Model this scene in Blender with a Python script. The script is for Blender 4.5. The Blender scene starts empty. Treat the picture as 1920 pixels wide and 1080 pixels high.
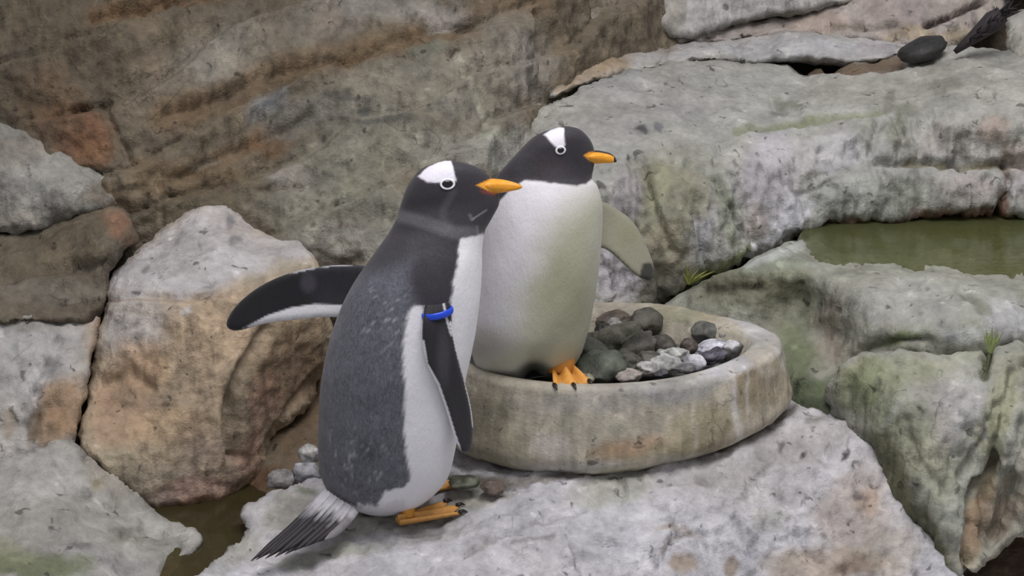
import bpy, bmesh, math, random
import numpy as np
from mathutils import Vector, Matrix
from mathutils.geometry import delaunay_2d_cdt
from mathutils.bvhtree import BVHTree

S = bpy.context.scene
C = S.collection
random.seed(7)
RNG = np.random.default_rng(11)

# ------------------------------------------------------------------ camera
PITCH = math.radians(20.0)
FPX = 4000.0
CAM = np.array([0.0, -4 * math.cos(PITCH), 0.46 + 4 * math.sin(PITCH)])
FWD = np.array([0, math.cos(PITCH), -math.sin(PITCH)])
UP = np.array([0, math.sin(PITCH), math.cos(PITCH)])
RIGHT = np.array([1.0, 0, 0])
cam = bpy.data.cameras.new('camera')
cam.sensor_width = 36.0
cam.lens = FPX * 36.0 / 1920.0
camo = bpy.data.objects.new('camera', cam)
C.objects.link(camo)
camo.location = CAM
camo.rotation_euler = (math.pi / 2 - PITCH, 0, 0)
S.camera = camo

# ------------------------------------------------------------------ light
S.view_settings.view_transform = 'Standard'
S.view_settings.look = 'None'
S.view_settings.gamma = 1.0
S.view_settings.use_curve_mapping = False
S.view_settings.exposure = 0.0
W = bpy.data.worlds.new('world')
S.world = W
W.use_nodes = True
W.node_tree.nodes['Background'].inputs[0].default_value = (0.96, 0.95, 1.0, 1)
W.node_tree.nodes['Background'].inputs[1].default_value = 0.42


def area(name, loc, aim, size, energy, col):
    l = bpy.data.lights.new(name, 'AREA')
    l.shape = 'RECTANGLE'
    l.size, l.size_y = size
    l.energy = energy
    l.color = col
    o = bpy.data.objects.new(name, l)
    C.objects.link(o)
    o.location = loc
    o.rotation_euler = (Vector(aim) - Vector(loc)).to_track_quat('-Z', 'Y').to_euler()
    return o


area('ceiling_lamp', (0.5, -0.9, 4.2), (0.25, 0.35, 0.2), (2.6, 1.6), 155, (1.0, 0.965, 0.97))


# ------------------------------------------------------------------ maths
def ray(px, py):
    px = np.asarray(px, float); py = np.asarray(py, float)
    u = (px - 960) / FPX; v = (540 - py) / FPX
    return FWD + u[..., None] * RIGHT + v[..., None] * UP


def at(px, py, Y):
    d = ray(px, py)
    t = (np.asarray(Y, float) - CAM[1]) / d[..., 1]
    return CAM + d * t[..., None]


def atz(px, py, z):
    d = ray(px, py)
    t = (np.asarray(z, float) - CAM[2]) / d[..., 2]
    return CAM + d * t[..., None]


def pix(P):
    P = np.asarray(P, float) - CAM
    z = P @ FWD
    return 960 + FPX * (P @ RIGHT) / z, 540 - FPX * (P @ UP) / z


def _hash(ix, iy, iz, seed):
    h = (ix * 374761393 + iy * 668265263 + iz * 1274126177 + seed * 974711) & 0xffffffff
    h = ((h ^ (h >> 13)) * 1274126177) & 0xffffffff
    h = ((h ^ (h >> 16)) * 2246822519) & 0xffffffff
    return ((h ^ (h >> 15)) & 0xffff) / 65535.0


def noise(p, seed=0):
    """smooth value noise, -1..1, p is (n,3)"""
    p = np.asarray(p, float)
    i = np.floor(p).astype(np.int64)
    f = p - i
    f = f * f * f * (f * (f * 6 - 15) + 10)
    r = 0
    for dx in (0, 1):
        wx = f[:, 0] if dx else 1 - f[:, 0]
        for dy in (0, 1):
            wy = f[:, 1] if dy else 1 - f[:, 1]
            for dz in (0, 1):
                wz = f[:, 2] if dz else 1 - f[:, 2]
                r = r + wx * wy * wz * _hash(i[:, 0] + dx, i[:, 1] + dy, i[:, 2] + dz, seed)
    return r * 2 - 1


def fbm(p, octv=4, seed=0, gain=0.5):
    p = np.asarray(p, float)
    a, s, n = 1.0, 0, 0
    for k in range(octv):
        s = s + a * noise(p * (2.03 ** k) + 17.3 * k, seed + k)
        n += a; a *= gain
    return s / n


def fbm2(px, py, sc, octv=4, seed=0):
    return fbm(np.stack([px / sc, py / sc, np.full_like(px, seed * 3.7)], 1), octv, seed)


def smooth(a, b, x):
    t = np.clip((x - a) / (b - a), 0, 1)
    return t * t * (3 - 2 * t)


def lin(c):
    c = np.asarray(c, float) / 255.0
    return np.where(c <= 0.04045, c / 12.92, ((c + 0.055) / 1.055) ** 2.4)


def rbf(ctrl):
    c = np.array(ctrl, float)
    x = c[:, :2] / 1000.0
    n = len(x)
    r = np.linalg.norm(x[:, None] - x[None], axis=2)
    K = np.where(r > 0, r * r * np.log(r + 1e-12), 0) + np.eye(n) * 1e-4
    Pm = np.hstack([np.ones((n, 1)), x])
    A = np.zeros((n + 3, n + 3))
    A[:n, :n] = K; A[:n, n:] = Pm; A[n:, :n] = Pm.T
    w = np.linalg.solve(A, np.concatenate([c[:, 2], np.zeros(3)]))

    def f(px, py):
        q = np.stack([px, py], 1) / 1000.0
        rr = np.linalg.norm(q[:, None] - x[None], axis=2)
        k = np.where(rr > 0, rr * rr * np.log(rr + 1e-12), 0)
        return k @ w[:n] + w[n] + q @ w[n + 1:]
    return f


def seg_dist(px, py, line):
    line = np.array(line, float)
    d = np.full(len(px), 1e9)
    for a, b in zip(line[:-1], line[1:]):
        ab = b - a
        t = np.clip(((px - a[0]) * ab[0] + (py - a[1]) * ab[1]) / (ab @ ab + 1e-9), 0, 1)
        d = np.minimum(d, np.hypot(px - a[0] - t * ab[0], py - a[1] - t * ab[1]))
    return d


def inside(px, py, poly):
    poly = np.asarray(poly, float)
    r = np.zeros(len(px), bool)
    j = len(poly) - 1
    for i in range(len(poly)):
        xi, yi = poly[i]; xj, yj = poly[j]
        if yi != yj:
            r ^= ((yi > py) != (yj > py)) & (px < (xj - xi) * (py - yi) / (yj - yi) + xi)
        j = i
    return r


def pmask(px, py, poly, soft=3.0):
    """soft mask of a polygon, 0..1"""
    d = seg_dist(px, py, list(poly) + [poly[0]])
    s = np.where(inside(px, py, poly), d, -d)
    return smooth(-soft, soft, s)


def chaikin(p, n=2, closed=True):
    p = np.array(p, float)
    for _ in range(n):
        q = np.roll(p, -1, 0) if closed else p[1:]
        b = p if closed else p[:-1]
        o = np.empty((len(b) * 2, p.shape[1]))
        o[0::2] = .75 * b + .25 * q
        o[1::2] = .25 * b + .75 * q
        p = o if closed else np.vstack([p[:1], o, p[-1:]])
    return p


def resample(p, step, closed=True):
    p = np.vstack([p, p[:1]]) if closed else np.asarray(p)
    s = np.concatenate([[0], np.cumsum(np.hypot(*np.diff(p, axis=0).T))])
    n = max(6, int(s[-1] / step))
    t = np.linspace(0, s[-1], n + 1)
    if closed:
        t = t[:-1]
    return np.stack([np.interp(t, s, p[:, 0]), np.interp(t, s, p[:, 1])], 1)


# ------------------------------------------------------------------ objects
def mesh_obj(name, V, F, mat, parent=None, col=None, smoothf=True):
    me = bpy.data.meshes.new(name)
    me.from_pydata(np.asarray(V).tolist(), [], [list(map(int, f)) for f in F])
    me.materials.append(mat)
    if smoothf:
        me.polygons.foreach_set('use_smooth', [True] * len(me.polygons))
    if col is not None:
        a = me.color_attributes.new('col', 'FLOAT_COLOR', 'POINT')
        a.data.foreach_set('color', np.asarray(col, np.float32).ravel())
    me.update()
    o = bpy.data.objects.new(name, me)
    C.objects.link(o)
    if parent is not None:
        o.parent = parent
    return o


def tag(o, label=None, cat=None, group=None, kind=None):
    if label: o['label'] = label
    if cat: o['category'] = cat
    if group: o['group'] = group
    if kind: o['kind'] = kind
    return o


def empty(name, loc):
    o = bpy.data.objects.new(name, None)
    o.empty_display_size = 0.05
    C.objects.link(o)
    o.location = loc
    return o


def reparent(parent, *kids):
    """keep the children where they stand in the world"""
    inv = Matrix.Translation(parent.matrix_world.translation if False else parent.location).inverted()
    for k in kids:
        k.parent = parent
        k.matrix_parent_inverse = inv


def rgba(c, a=1.0):
    c = np.asarray(c, float)
    return np.hstack([c, np.full((len(c), 1), a) if np.isscalar(a) else np.asarray(a)[:, None]])


# ------------------------------------------------------------------ materials
def nodes_mat(name):
    m = bpy.data.materials.new(name)
    m.use_nodes = True
    nt = m.node_tree
    return m, nt, nt.nodes['Principled BSDF']


def N(nt, typ, **kw):
    n = nt.nodes.new(typ)
    for k, v in kw.items():
        setattr(n, k, v)
    return n


def mathn(nt, op, a, b=None):
    n = N(nt, 'ShaderNodeMath', operation=op)
    for i, v in enumerate((a, b)):
        if v is None: continue
        if isinstance(v, (int, float)): n.inputs[i].default_value = v
        else: nt.links.new(v, n.inputs[i])
    return n.outputs[0]


def tex(nt, scale, detail=5, rough=0.6, stretch=None, dist=0.0):
    co = N(nt, 'ShaderNodeTexCoord')
    mp = N(nt, 'ShaderNodeMapping')
    if stretch: mp.inputs['Scale'].default_value = stretch
    nt.links.new(co.outputs['Object'], mp.inputs['Vector'])
    n = N(nt, 'ShaderNodeTexNoise')
    n.inputs['Scale'].default_value = scale
    n.inputs['Detail'].default_value = detail
    n.inputs['Roughness'].default_value = rough
    n.inputs['Distortion'].default_value = dist
    nt.links.new(mp.outputs[0], n.inputs['Vector'])
    return n.outputs['Fac']


def maprange(nt, v, a, b, c, d):
    n = N(nt, 'ShaderNodeMapRange')
    nt.links.new(v, n.inputs[0])
    for i, x in enumerate((a, b, c, d)):
        n.inputs[i + 1].default_value = x
    return n.outputs[0]


def rock_mat(name, rough=0.72, bump=0.5, contrast=0.5, pits=True, spec=0.35, fine=1.0, runs=0.36):
    m, nt, b = nodes_mat(name)
    at_ = N(nt, 'ShaderNodeAttribute', attribute_name='col')
    n1 = tex(nt, 14 * fine, 8, 0.62)
    n2 = tex(nt, 60 * fine, 6, 0.65)
    n3 = tex(nt, 190 * fine, 3, 0.6)
    f1 = maprange(nt, n1, 0.3, 0.7, 1 - 0.5 * contrast, 1 + 0.46 * contrast)
    f2 = maprange(nt, n2, 0.3, 0.7, 1 - 0.34 * contrast, 1 + 0.30 * contrast)
    f = mathn(nt, 'MULTIPLY', f1, f2)
    if pits:
        n4 = tex(nt, 34 * fine, 2, 0.5, dist=0.6)
        f = mathn(nt, 'MULTIPLY', f, maprange(nt, n4, 0.66, 0.73, 1.0, 0.40))
        # hairline cracks, where a second noise lets them show
        n5 = tex(nt, 6 * fine, 3, 0.5, dist=0.9)
        n6 = tex(nt, 4.3 * fine, 2, 0.5)
        ck = maprange(nt, mathn(nt, 'ABSOLUTE', mathn(nt, 'SUBTRACT', n5, 0.5)), 0.0, 0.009, 1.0, 0.0)
        ck = mathn(nt, 'MULTIPLY', ck, maprange(nt, n6, 0.54, 0.64, 0.0, 0.42))
        f = mathn(nt, 'MULTIPLY', f, mathn(nt, 'SUBTRACT', 1.0, ck))
        # water and lime streaks down the steep faces
        n7 = tex(nt, 44, 3, 0.6, (1, 1, 0.11), 0.3)
        gm = N(nt, 'ShaderNodeNewGeometry')
        sx = N(nt, 'ShaderNodeSeparateXYZ')
        nt.links.new(gm.outputs['Normal'], sx.inputs[0])
        st = maprange(nt, sx.outputs[2], 0.35, 0.75, 1.0, 0.0)
        sk = mathn(nt, 'MULTIPLY', st, maprange(nt, n7, 0.3, 0.7, -runs, runs))
        f = mathn(nt, 'MULTIPLY', f, mathn(nt, 'ADD', sk, 1.0))
        # pale flecks
        n8 = tex(nt, 26 * fine, 3, 0.6, dist=0.4)
        f = mathn(nt, 'MULTIPLY', f, maprange(nt, n8, 0.64, 0.74, 1.0, 1.4))
    vm = N(nt, 'ShaderNodeVectorMath', operation='SCALE')
    nt.links.new(at_.outputs['Color'], vm.inputs[0])
    nt.links.new(f, vm.inputs['Scale'])
    nt.links.new(vm.outputs[0], b.inputs['Base Color'])
    b.inputs['Roughness'].default_value = rough
    nt.links.new(maprange(nt, n1, 0.3, 0.7, rough - 0.2, min(1, rough + 0.15)), b.inputs['Roughness'])
    b.inputs['Specular IOR Level'].default_value = spec
    h = mathn(nt, 'ADD', mathn(nt, 'MULTIPLY', n1, 0.9), mathn(nt, 'MULTIPLY', n2, 0.42))
    h = mathn(nt, 'ADD', h, mathn(nt, 'MULTIPLY', n3, 0.12))
    bp = N(nt, 'ShaderNodeBump')
    bp.inputs['Strength'].default_value = bump
    bp.inputs['Distance'].default_value = 0.02 / fine
    nt.links.new(h, bp.inputs['Height'])
    nt.links.new(bp.outputs[0], b.inputs['Normal'])
    return m


def feather_mat(name):
    m, nt, b = nodes_mat(name)
    at_ = N(nt, 'ShaderNodeAttribute', attribute_name='col')
    n1 = tex(nt, 150, 3, 0.6, (1.3, 1.3, 0.45))
    n2 = tex(nt, 420, 2, 0.6, (1.2, 1.2, 0.4))
    n3 = tex(nt, 25, 3, 0.6)
    k = mathn(nt, 'MULTIPLY', maprange(nt, n1, 0.3, 0.7, -1.0, 1.0), 0.26)
    k = mathn(nt, 'ADD', k, mathn(nt, 'MULTIPLY', maprange(nt, n2, 0.3, 0.7, -1, 1), 0.34))
    k = mathn(nt, 'ADD', k, mathn(nt, 'MULTIPLY', maprange(nt, n3, 0.3, 0.7, -1, 1), 0.2))
    k = mathn(nt, 'MULTIPLY', k, at_.outputs['Alpha'])
    k = mathn(nt, 'ADD', k, 1.0)
    vm = N(nt, 'ShaderNodeVectorMath', operation='SCALE')
    nt.links.new(at_.outputs['Color'], vm.inputs[0])
    nt.links.new(k, vm.inputs['Scale'])
    nt.links.new(vm.outputs[0], b.inputs['Base Color'])
    b.inputs['Roughness'].default_value = 0.6
    b.inputs['Specular IOR Level'].default_value = 0.3
    b.inputs['Sheen Weight'].default_value = 0.12
    bp = N(nt, 'ShaderNodeBump')
    bp.inputs['Strength'].default_value = 0.3
    bp.inputs['Distance'].default_value = 0.004
    nt.links.new(mathn(nt, 'ADD', n1, mathn(nt, 'MULTIPLY', n2, 0.5)), bp.inputs['Height'])
    nt.links.new(bp.outputs[0], b.inputs['Normal'])
    return m


def plain_mat(name, c, rough=0.5, spec=0.4, var=0.15, sc=60, bump=0.15):
    m, nt, b = nodes_mat(name)
    n = tex(nt, sc, 4, 0.6)
    vm = N(nt, 'ShaderNodeVectorMath', operation='SCALE')
    vm.inputs[0].default_value = lin(c)
    nt.links.new(maprange(nt, n, 0.3, 0.7, 1 - var, 1 + var), vm.inputs['Scale'])
    nt.links.new(vm.outputs[0], b.inputs['Base Color'])
    b.inputs['Roughness'].default_value = rough
    b.inputs['Specular IOR Level'].default_value = spec
    bp = N(nt, 'ShaderNodeBump')
    bp.inputs['Strength'].default_value = bump
    bp.inputs['Distance'].default_value = 0.005
    nt.links.new(n, bp.inputs['Height'])
    nt.links.new(bp.outputs[0], b.inputs['Normal'])
    return m


def attr_mat(name, rough=0.5, spec=0.4):
    m, nt, b = nodes_mat(name)
    at_ = N(nt, 'ShaderNodeAttribute', attribute_name='col')
    n = tex(nt, 90, 4, 0.6)
    vm = N(nt, 'ShaderNodeVectorMath', operation='SCALE')
    nt.links.new(at_.outputs['Color'], vm.inputs[0])
    nt.links.new(maprange(nt, n, 0.3, 0.7, 0.88, 1.12), vm.inputs['Scale'])
    nt.links.new(vm.outputs[0], b.inputs['Base Color'])
    b.inputs['Roughness'].default_value = rough
    b.inputs['Specular IOR Level'].default_value = spec
    return m


def water_mat(name, c, density, ripple=0.08):
    m, nt, b = nodes_mat(name)
    b.inputs['Base Color'].default_value = (*lin(c), 1)
    b.inputs['Roughness'].default_value = 0.06
    b.inputs['IOR'].default_value = 1.33
    b.inputs['Transmission Weight'].default_value = density
    n = tex(nt, 16, 3, 0.5, (1, 1.6, 1))
    bp = N(nt, 'ShaderNodeBump')
    bp.inputs['Strength'].default_value = ripple
    bp.inputs['Distance'].default_value = 0.02
    nt.links.new(n, bp.inputs['Height'])
    nt.links.new(bp.outputs[0], b.inputs['Normal'])
    return m


M_ROCK = rock_mat('rock_surface')
M_CLIFF = rock_mat('cliff_surface', rough=0.8, bump=0.7, contrast=0.6)
M_PALE = rock_mat('pale_rock_surface', rough=0.7, bump=0.55, contrast=0.5)
M_NEST = rock_mat('cast_stone_surface', rough=0.75, bump=0.35, contrast=0.4, runs=0.24)
M_PEB = rock_mat('pebble_surface', rough=0.6, bump=0.4, contrast=0.55, pits=False, spec=0.45, fine=2.2)
M_FEA = feather_mat('feathers')
M_BILL = attr_mat('bill', 0.42, 0.45)
M_FOOT = attr_mat('foot_skin', 0.55, 0.35)
M_EYE = plain_mat('eye_pupil', (14, 12, 14), 0.12, 0.6, 0.05, 20, 0)
M_RING = plain_mat('eye_ring', (235, 235, 238), 0.6, 0.3, 0.06, 80, 0.05)
M_CLAW = plain_mat('claw', (38, 32, 30), 0.35, 0.5)
M_BAND = plain_mat('blue_plastic', (22, 70, 205), 0.35, 0.5, 0.06, 40, 0.03)
M_TAIL = attr_mat('tail_feathers', 0.55, 0.35)
M_POOL = water_mat('green_water', (158, 164, 112), 0.85)
M_PUD = water_mat('brown_water', (112, 104, 70), 0.8, 0.05)
M_LEAF = plain_mat('pale_leaf', (160, 172, 116), 0.6, 0.3)
M_STEM = plain_mat('dark_stem', (66, 72, 48), 0.7, 0.3)
M_BRIST = plain_mat('dark_bristle', (50, 45, 47), 0.7, 0.3)

# ------------------------------------------------------------------ colour of the rockwork (stains, algae, minerals, painted shade under the nest)
GREY = (150, 148, 142); LAV = (166, 162, 166); PALE = (178, 177, 180); BROWN = (112, 92, 68); DBROWN = (78, 62, 46)
ORANGE = (176, 142, 100); OLIVE = (120, 122, 90); MOSS = (104, 110, 66); DGREEN = (72, 78, 54); TAN = (160, 142, 116)
RUST = (120, 80, 54); DARK = (52, 47, 42); CLIFF = (100, 91, 76); CGREY = (120, 116, 106)


def paint(px, py, base, blobs, seed, P, mott=0.5, sat=0.78):
    """albedo over a rock: base colour, mottling and stains with their own shapes; a few blobs are painted shade"""
    n = len(px)
    col = np.tile(lin(base), (n, 1))
    wx = px + 26 * fbm2(px, py, 90, 4, seed) + 8 * fbm2(px, py, 22, 3, seed + 2)
    wy = py + 22 * fbm2(px, py, 90, 4, seed + 5) + 8 * fbm2(px, py, 22, 3, seed + 7)
    m = fbm(P * 7, 5, seed + 9)
    m2 = fbm(P * 26, 4, seed + 12)
    m3 = fbm(P * 3.2, 3, seed + 15)
    for b in blobs:
        kind = b[0]
        if kind == 'e':
            _, cx, cy, rx, ry, ang, c, a = b
            ca, sa = math.cos(math.radians(ang)), math.sin(math.radians(ang))
            dx, dy = wx - cx, wy - cy
            d = np.sqrt(((dx * ca + dy * sa) / rx) ** 2 + ((-dx * sa + dy * ca) / ry) ** 2)
            w = smooth(1.25, 0.55, d + 0.28 * m + 0.12 * m2) * a
        elif kind == 'l':
            _, line, wd, c, a = b
            d = seg_dist(px + 5 * fbm2(px, py, 30, 3, seed + 31), py + 5 * fbm2(px, py, 30, 3, seed + 37), line) / wd
            w = smooth(1.3, 0.4, d + 0.25 * m2) * a
        else:
            _, poly, c, a, soft = b
            w = pmask(wx, wy, poly, soft) * a * np.clip(1 + 0.3 * m, 0, 1.1)
        col = col + (lin(c) - col) * np.clip(w, 0, 1)[:, None]
    k = 1 + mott * (0.30 * m + 0.30 * m2 + 0.15 * m3)
    warm = 0.05 * mott * fbm(P * 5, 3, seed + 21)[:, None] * np.array([1.0, 0.1, -1.2])
    col = col * k[:, None] * (1 + warm * 1.4)
    lum = (col @ np.array([.3, .55, .15]))[:, None]
    return np.clip(lum + (col - lum) * sat, 0.004, 0.95)


def patch(name, poly, ctrl, base, blobs=(), mat=None, step=6, jit=5, rpx=34, rm=0.05, amp=(0.022, 0.012, 0.004),
          streak=0.0, grooves=(), back=0.28, seed=1, parent=None, mott=0.5, strata=None, shrink=0.18, chk=2):
    """a rock: its outline and its depths give a relief in space, with rounded edges, sides and a back"""
    bd = chaikin(poly, chk)
    bd = resample(bd, step)
    if jit:
        nx = fbm2(bd[:, 0], bd[:, 1], 38, 3, seed + 40) * jit
        ny = fbm2(bd[:, 0], bd[:, 1], 38, 3, seed + 47) * jit
        bd = bd + np.stack([nx, ny], 1) * 1.6
    lo, hi = bd.min(0), bd.max(0)
    gx, gy = np.meshgrid(np.arange(lo[0], hi[0], step), np.arange(lo[1], hi[1], step * 0.87))
    gx = gx + (np.arange(gx.shape[0]) % 2)[:, None] * step * 0.5
    gx = gx.ravel(); gy = gy.ravel()
    out = (gx < -30) | (gx > 1950) | (gy < -30) | (gy > 1110)
    gi = (np.floor(gx / step) + np.floor(gy / step)).astype(int)
    keep = ~out | ((np.floor(gx / step).astype(int) % 3 == 0) & (np.floor(gy / (step * .87)).astype(int) % 3 == 0))
    gx, gy = gx[keep], gy[keep]
    gx = gx + RNG.uniform(-.2, .2, len(gx)) * step
    gy = gy + RNG.uniform(-.2, .2, len(gy)) * step
    ok = inside(gx, gy, bd)
    gx, gy = gx[ok], gy[ok]
    db = seg_dist(gx, gy, np.vstack([bd, bd[:1]]))
    ok = db > step * 0.55
    gx, gy, db = gx[ok], gy[ok], db[ok]
    nb = len(bd)
    pts = np.vstack([bd, np.stack([gx, gy], 1)])
    edges = [(i, (i + 1) % nb) for i in range(nb)]
    vo, eo, fo, ov, oe, of = delaunay_2d_cdt([Vector(p) for p in pts], edges, [], 1, 1e-4)
    Q = np.array([v[:] for v in vo])
    F = np.array([f[:] for f in fo if len(f) == 3])
    d = seg_dist(Q[:, 0], Q[:, 1], np.vstack([bd, bd[:1]]))
    Y = rbf(ctrl)(Q[:, 0], Q[:, 1])
    P = at(Q[:, 0], Q[:, 1], Y)
    rd = ray(Q[:, 0], Q[:, 1])
    rn = rd / np.linalg.norm(rd, axis=1)[:, None]
    if rpx:
        x = np.clip(1 - d / rpx, 0, 1)
        P = P + rn * (rm * (1 - np.sqrt(1 - 0.98 * x * x)))[:, None]

    def normals(P):
        fn = np.cross(P[F[:, 1]] - P[F[:, 0]], P[F[:, 2]] - P[F[:, 0]])
        n = np.zeros_like(P)
        for k in range(3):
            np.add.at(n, F[:, k], fn)
        n /= np.linalg.norm(n, axis=1)[:, None] + 1e-12
        s = np.sign(-(n * rn).sum(1))
        return n * np.where(s == 0, 1, s)[:, None]
    n = normals(P)
    fl = np.linalg.norm(np.cross(P[F[0, 1]] - P[F[0, 0]], P[F[0, 2]] - P[F[0, 0]]))
    disp = 0.8 * amp[0] * fbm(P * 4.5, 3, seed + 60) * 1.6
    rg = 1 - np.abs(fbm(P * 11, 4, seed + 63)) * 2.4
    disp = disp + 0.6 * amp[1] * (rg - 0.5)
    disp = disp + amp[2] * fbm(P * 42, 3, seed + 66) * 1.8
    if streak:
        q = P * np.array([34, 34, 5.0])
        disp = disp + streak * (1 - np.abs(fbm(q, 3, seed + 70)) * 2.2) * (1 - np.clip(n[:, 2], 0, 1) ** 2)
    if strata:
        ang, wl, am = strata
        ca, sa = math.cos(math.radians(ang)), math.sin(math.radians(ang))
        s = (-sa * Q[:, 0] + ca * Q[:, 1]) / wl + 0.55 * fbm2(Q[:, 0], Q[:, 1], 240, 3, seed + 80)
        fr = s - np.floor(s)
        disp = disp + am * (smooth(0.0, 0.16, fr) * (1 - 0.75 * fr) * 2 - 0.6) * (0.5 + 0.9 * np.abs(fbm2(Q[:, 0], Q[:, 1], 160, 2, seed + 84)))
    jx = Q[:, 0] + 7 * fbm2(Q[:, 0], Q[:, 1], 34, 3, seed + 90)
    jy = Q[:, 1] + 7 * fbm2(Q[:, 0], Q[:, 1], 34, 3, seed + 93)
    for line, wd, dep in grooves:
        disp = disp - dep * np.exp(-(seg_dist(jx, jy, line) / wd) ** 2)
    P = P + n * disp[:, None]
    col = paint(Q[:, 0], Q[:, 1], base, blobs, seed, P, mott, 0.98 if name == 'wall_back' else 0.78)
    # sides and back
    fa = F
    a = (P[F[:, 1]] - P[F[:, 0]]); b = (P[F[:, 2]] - P[F[:, 0]])
    flip = (np.cross(a, b) * rn[F[:, 0]]).sum(1).mean() > 0
    if flip:
        fa = F[:, ::-1]
    cen = P[:nb].mean(0)
    nv = len(P)
    Vs, Cs, faces = [P], [col], [tuple(f) for f in fa]
    prev = np.arange(nb)
    sgn = 1 if flip else -1
    for k, fr in enumerate((0.12, 0.4, 1.0)):
        ring = P[:nb] + rn[:nb] * back * fr
        ring = ring + (cen + rn[:nb].mean(0) * back * fr - ring) * (shrink * fr)
        ring = ring + 0.012 * np.stack([fbm(ring * 9 + j * 5, 2, seed + 99) for j in range(3)], 1)
        Vs.append(ring); Cs.append(col[:nb] * 0.9)
        cur = np.arange(nb) + nv + k * nb
        for i in range(nb):
            j = (i + 1) % nb
            q = (prev[i], prev[j], cur[j], cur[i])
            faces.append(q)
        prev = cur
    cidx = nv + 3 * nb
    Vs.append((Vs[-1].mean(0))[None]); Cs.append(col[:nb].mean(0)[None])
    for i in range(nb):
        faces.append((prev[i], prev[(i + 1) % nb], cidx))
    o = mesh_obj(name, np.vstack(Vs), faces, mat or M_ROCK, parent, rgba(np.vstack(Cs)))
    bm = bmesh.new(); bm.from_mesh(o.data)
    bmesh.ops.recalc_face_normals(bm, faces=bm.faces)
    bm.to_mesh(o.data); bm.free()
    return o


# ------------------------------------------------------------------ the setting: back cliff and floor under the rocks
cliff_blobs = [
    ('e', 250, 60, 420, 220, -15, (90, 82, 68), 0.8), ('e', 60, 110, 200, 160, 0, (86, 78, 64), 0.7),
    ('e', 420, 110, 110, 80, -20, CGREY, 0.6), ('e', 440, 250, 60, 60, 0, (112, 100, 82), 0.7),
    ('e', 600, 60, 90, 60, -10, CGREY, 0.6), ('e', 640, 40, 50, 30, 0, (150, 136, 122), 0.5),
    ('e', 370, 130, 90, 45, -30, (140, 136, 126), 0.55), ('e', 290, 160, 55, 90, 0, (118, 108, 94), 0.6),
    ('l', [(180, 38), (300, 12), (420, -6), (520, -20)], 20, (104, 82, 58), 0.7),
    ('l', [(310, 220), (420, 185), (520, 140), (640, 110), (780, 75), (900, 40), (1010, 10)], 34, (104, 84, 60), 0.6),
    ('l', [(340, 330), (430, 290), (520, 250), (580, 225)], 20, (100, 82, 62), 0.65),
    ('e', 520, 265, 60, 28, -20, (108, 82, 58), 0.7),
    ('e', 150, 250, 70, 55, 20, (104, 74, 54), 0.85), ('e', 175, 290, 45, 35, 0, (114, 84, 60), 0.8), ('e', 90, 190, 80, 70, 30, (100, 82, 62), 0.6),
    ('e', 340, 330, 130, 45, -5, (110, 94, 72), 0.8), ('e', 170, 370, 90, 35, 0, (108, 90, 66), 0.7),
    ('e', 360, 385, 120, 30, -10, (88, 80, 62), 0.6), ('e', 480, 360, 90, 40, -5, (104, 94, 76), 0.7),
    ('e', 560, 225, 70, 30, -25, CGREY, 0.8), ('e', 500, 205, 50, 25, -30, (128, 128, 126), 0.7),
    ('e', 760, 170, 170, 70, -10, (122, 119, 108), 0.8), ('e', 900, 170, 100, 100, 0, (126, 122, 111), 0.8),
    ('e', 700, 290, 160, 70, -5, (124, 122, 109), 0.8), ('e', 650, 390, 190, 70, 5, (126, 124, 112), 0.85),
    ('e', 680, 460, 140, 45, 5, (140, 138, 129), 0.8), ('e', 860, 290, 130, 40, 0, (136, 134, 124), 0.8),
    ('e', 540, 330, 50, 30, -20, (140, 136, 128), 0.7), ('e', 960, 60, 70, 60, 0, CGREY, 0.7), ('e', 1000, 130, 60, 70, 0, (140, 136, 128), 0.6),
    ('e', 820, 30, 70, 30, 0, (140, 136, 130), 0.6), ('e', 720, 20, 70, 28, 0, (138, 134, 126), 0.6),
    ('e', 790, 95, 45, 16, -10, (100, 102, 92), 0.7), ('e', 640, 182, 30, 12, -5, DARK, 0.5), ('e', 720, 230, 60, 9, 4, (74, 74, 72), 0.65),
    ('e', 690, 205, 16, 7, 0, (70, 72, 70), 0.7), ('e', 660, 188, 22, 6, 0, (72, 74, 72), 0.6), ('e', 500, 205, 20, 10, -30, (92, 96, 98), 0.7),
    ('e', 605, 262, 8, 5, 0, DARK, 0.7), ('e', 630, 385, 14, 5, 30, DARK, 0.6), ('e', 575, 388, 6, 6, 0, DARK, 0.7),
    ('e', 640, 418, 6, 5, 0, (80, 50, 40), 0.8), ('e', 670, 350, 40, 22, 0, (126, 126, 106), 0.5),
    ('l', [(852, 106), (872, 150), (895, 205), (916, 255)], 7, (164, 164, 148), 0.5), ('e', 850, 103, 9, 5, 0, DARK, 0.95),
    ('e', 925, 258, 45, 10, 0, (150, 158, 128), 0.6), ('e', 940, 290, 90, 50, 0, (146, 145, 138), 0.7), ('l', [(480, 362), (530, 352), (565, 340)], 4, (84, 70, 56), 0.7),
    ('e', 530, 270, 34, 14, 0, (84, 70, 54), 0.6), ('e', 380, 300, 40, 8, 0, (150, 142, 126), 0.5),
]
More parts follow.
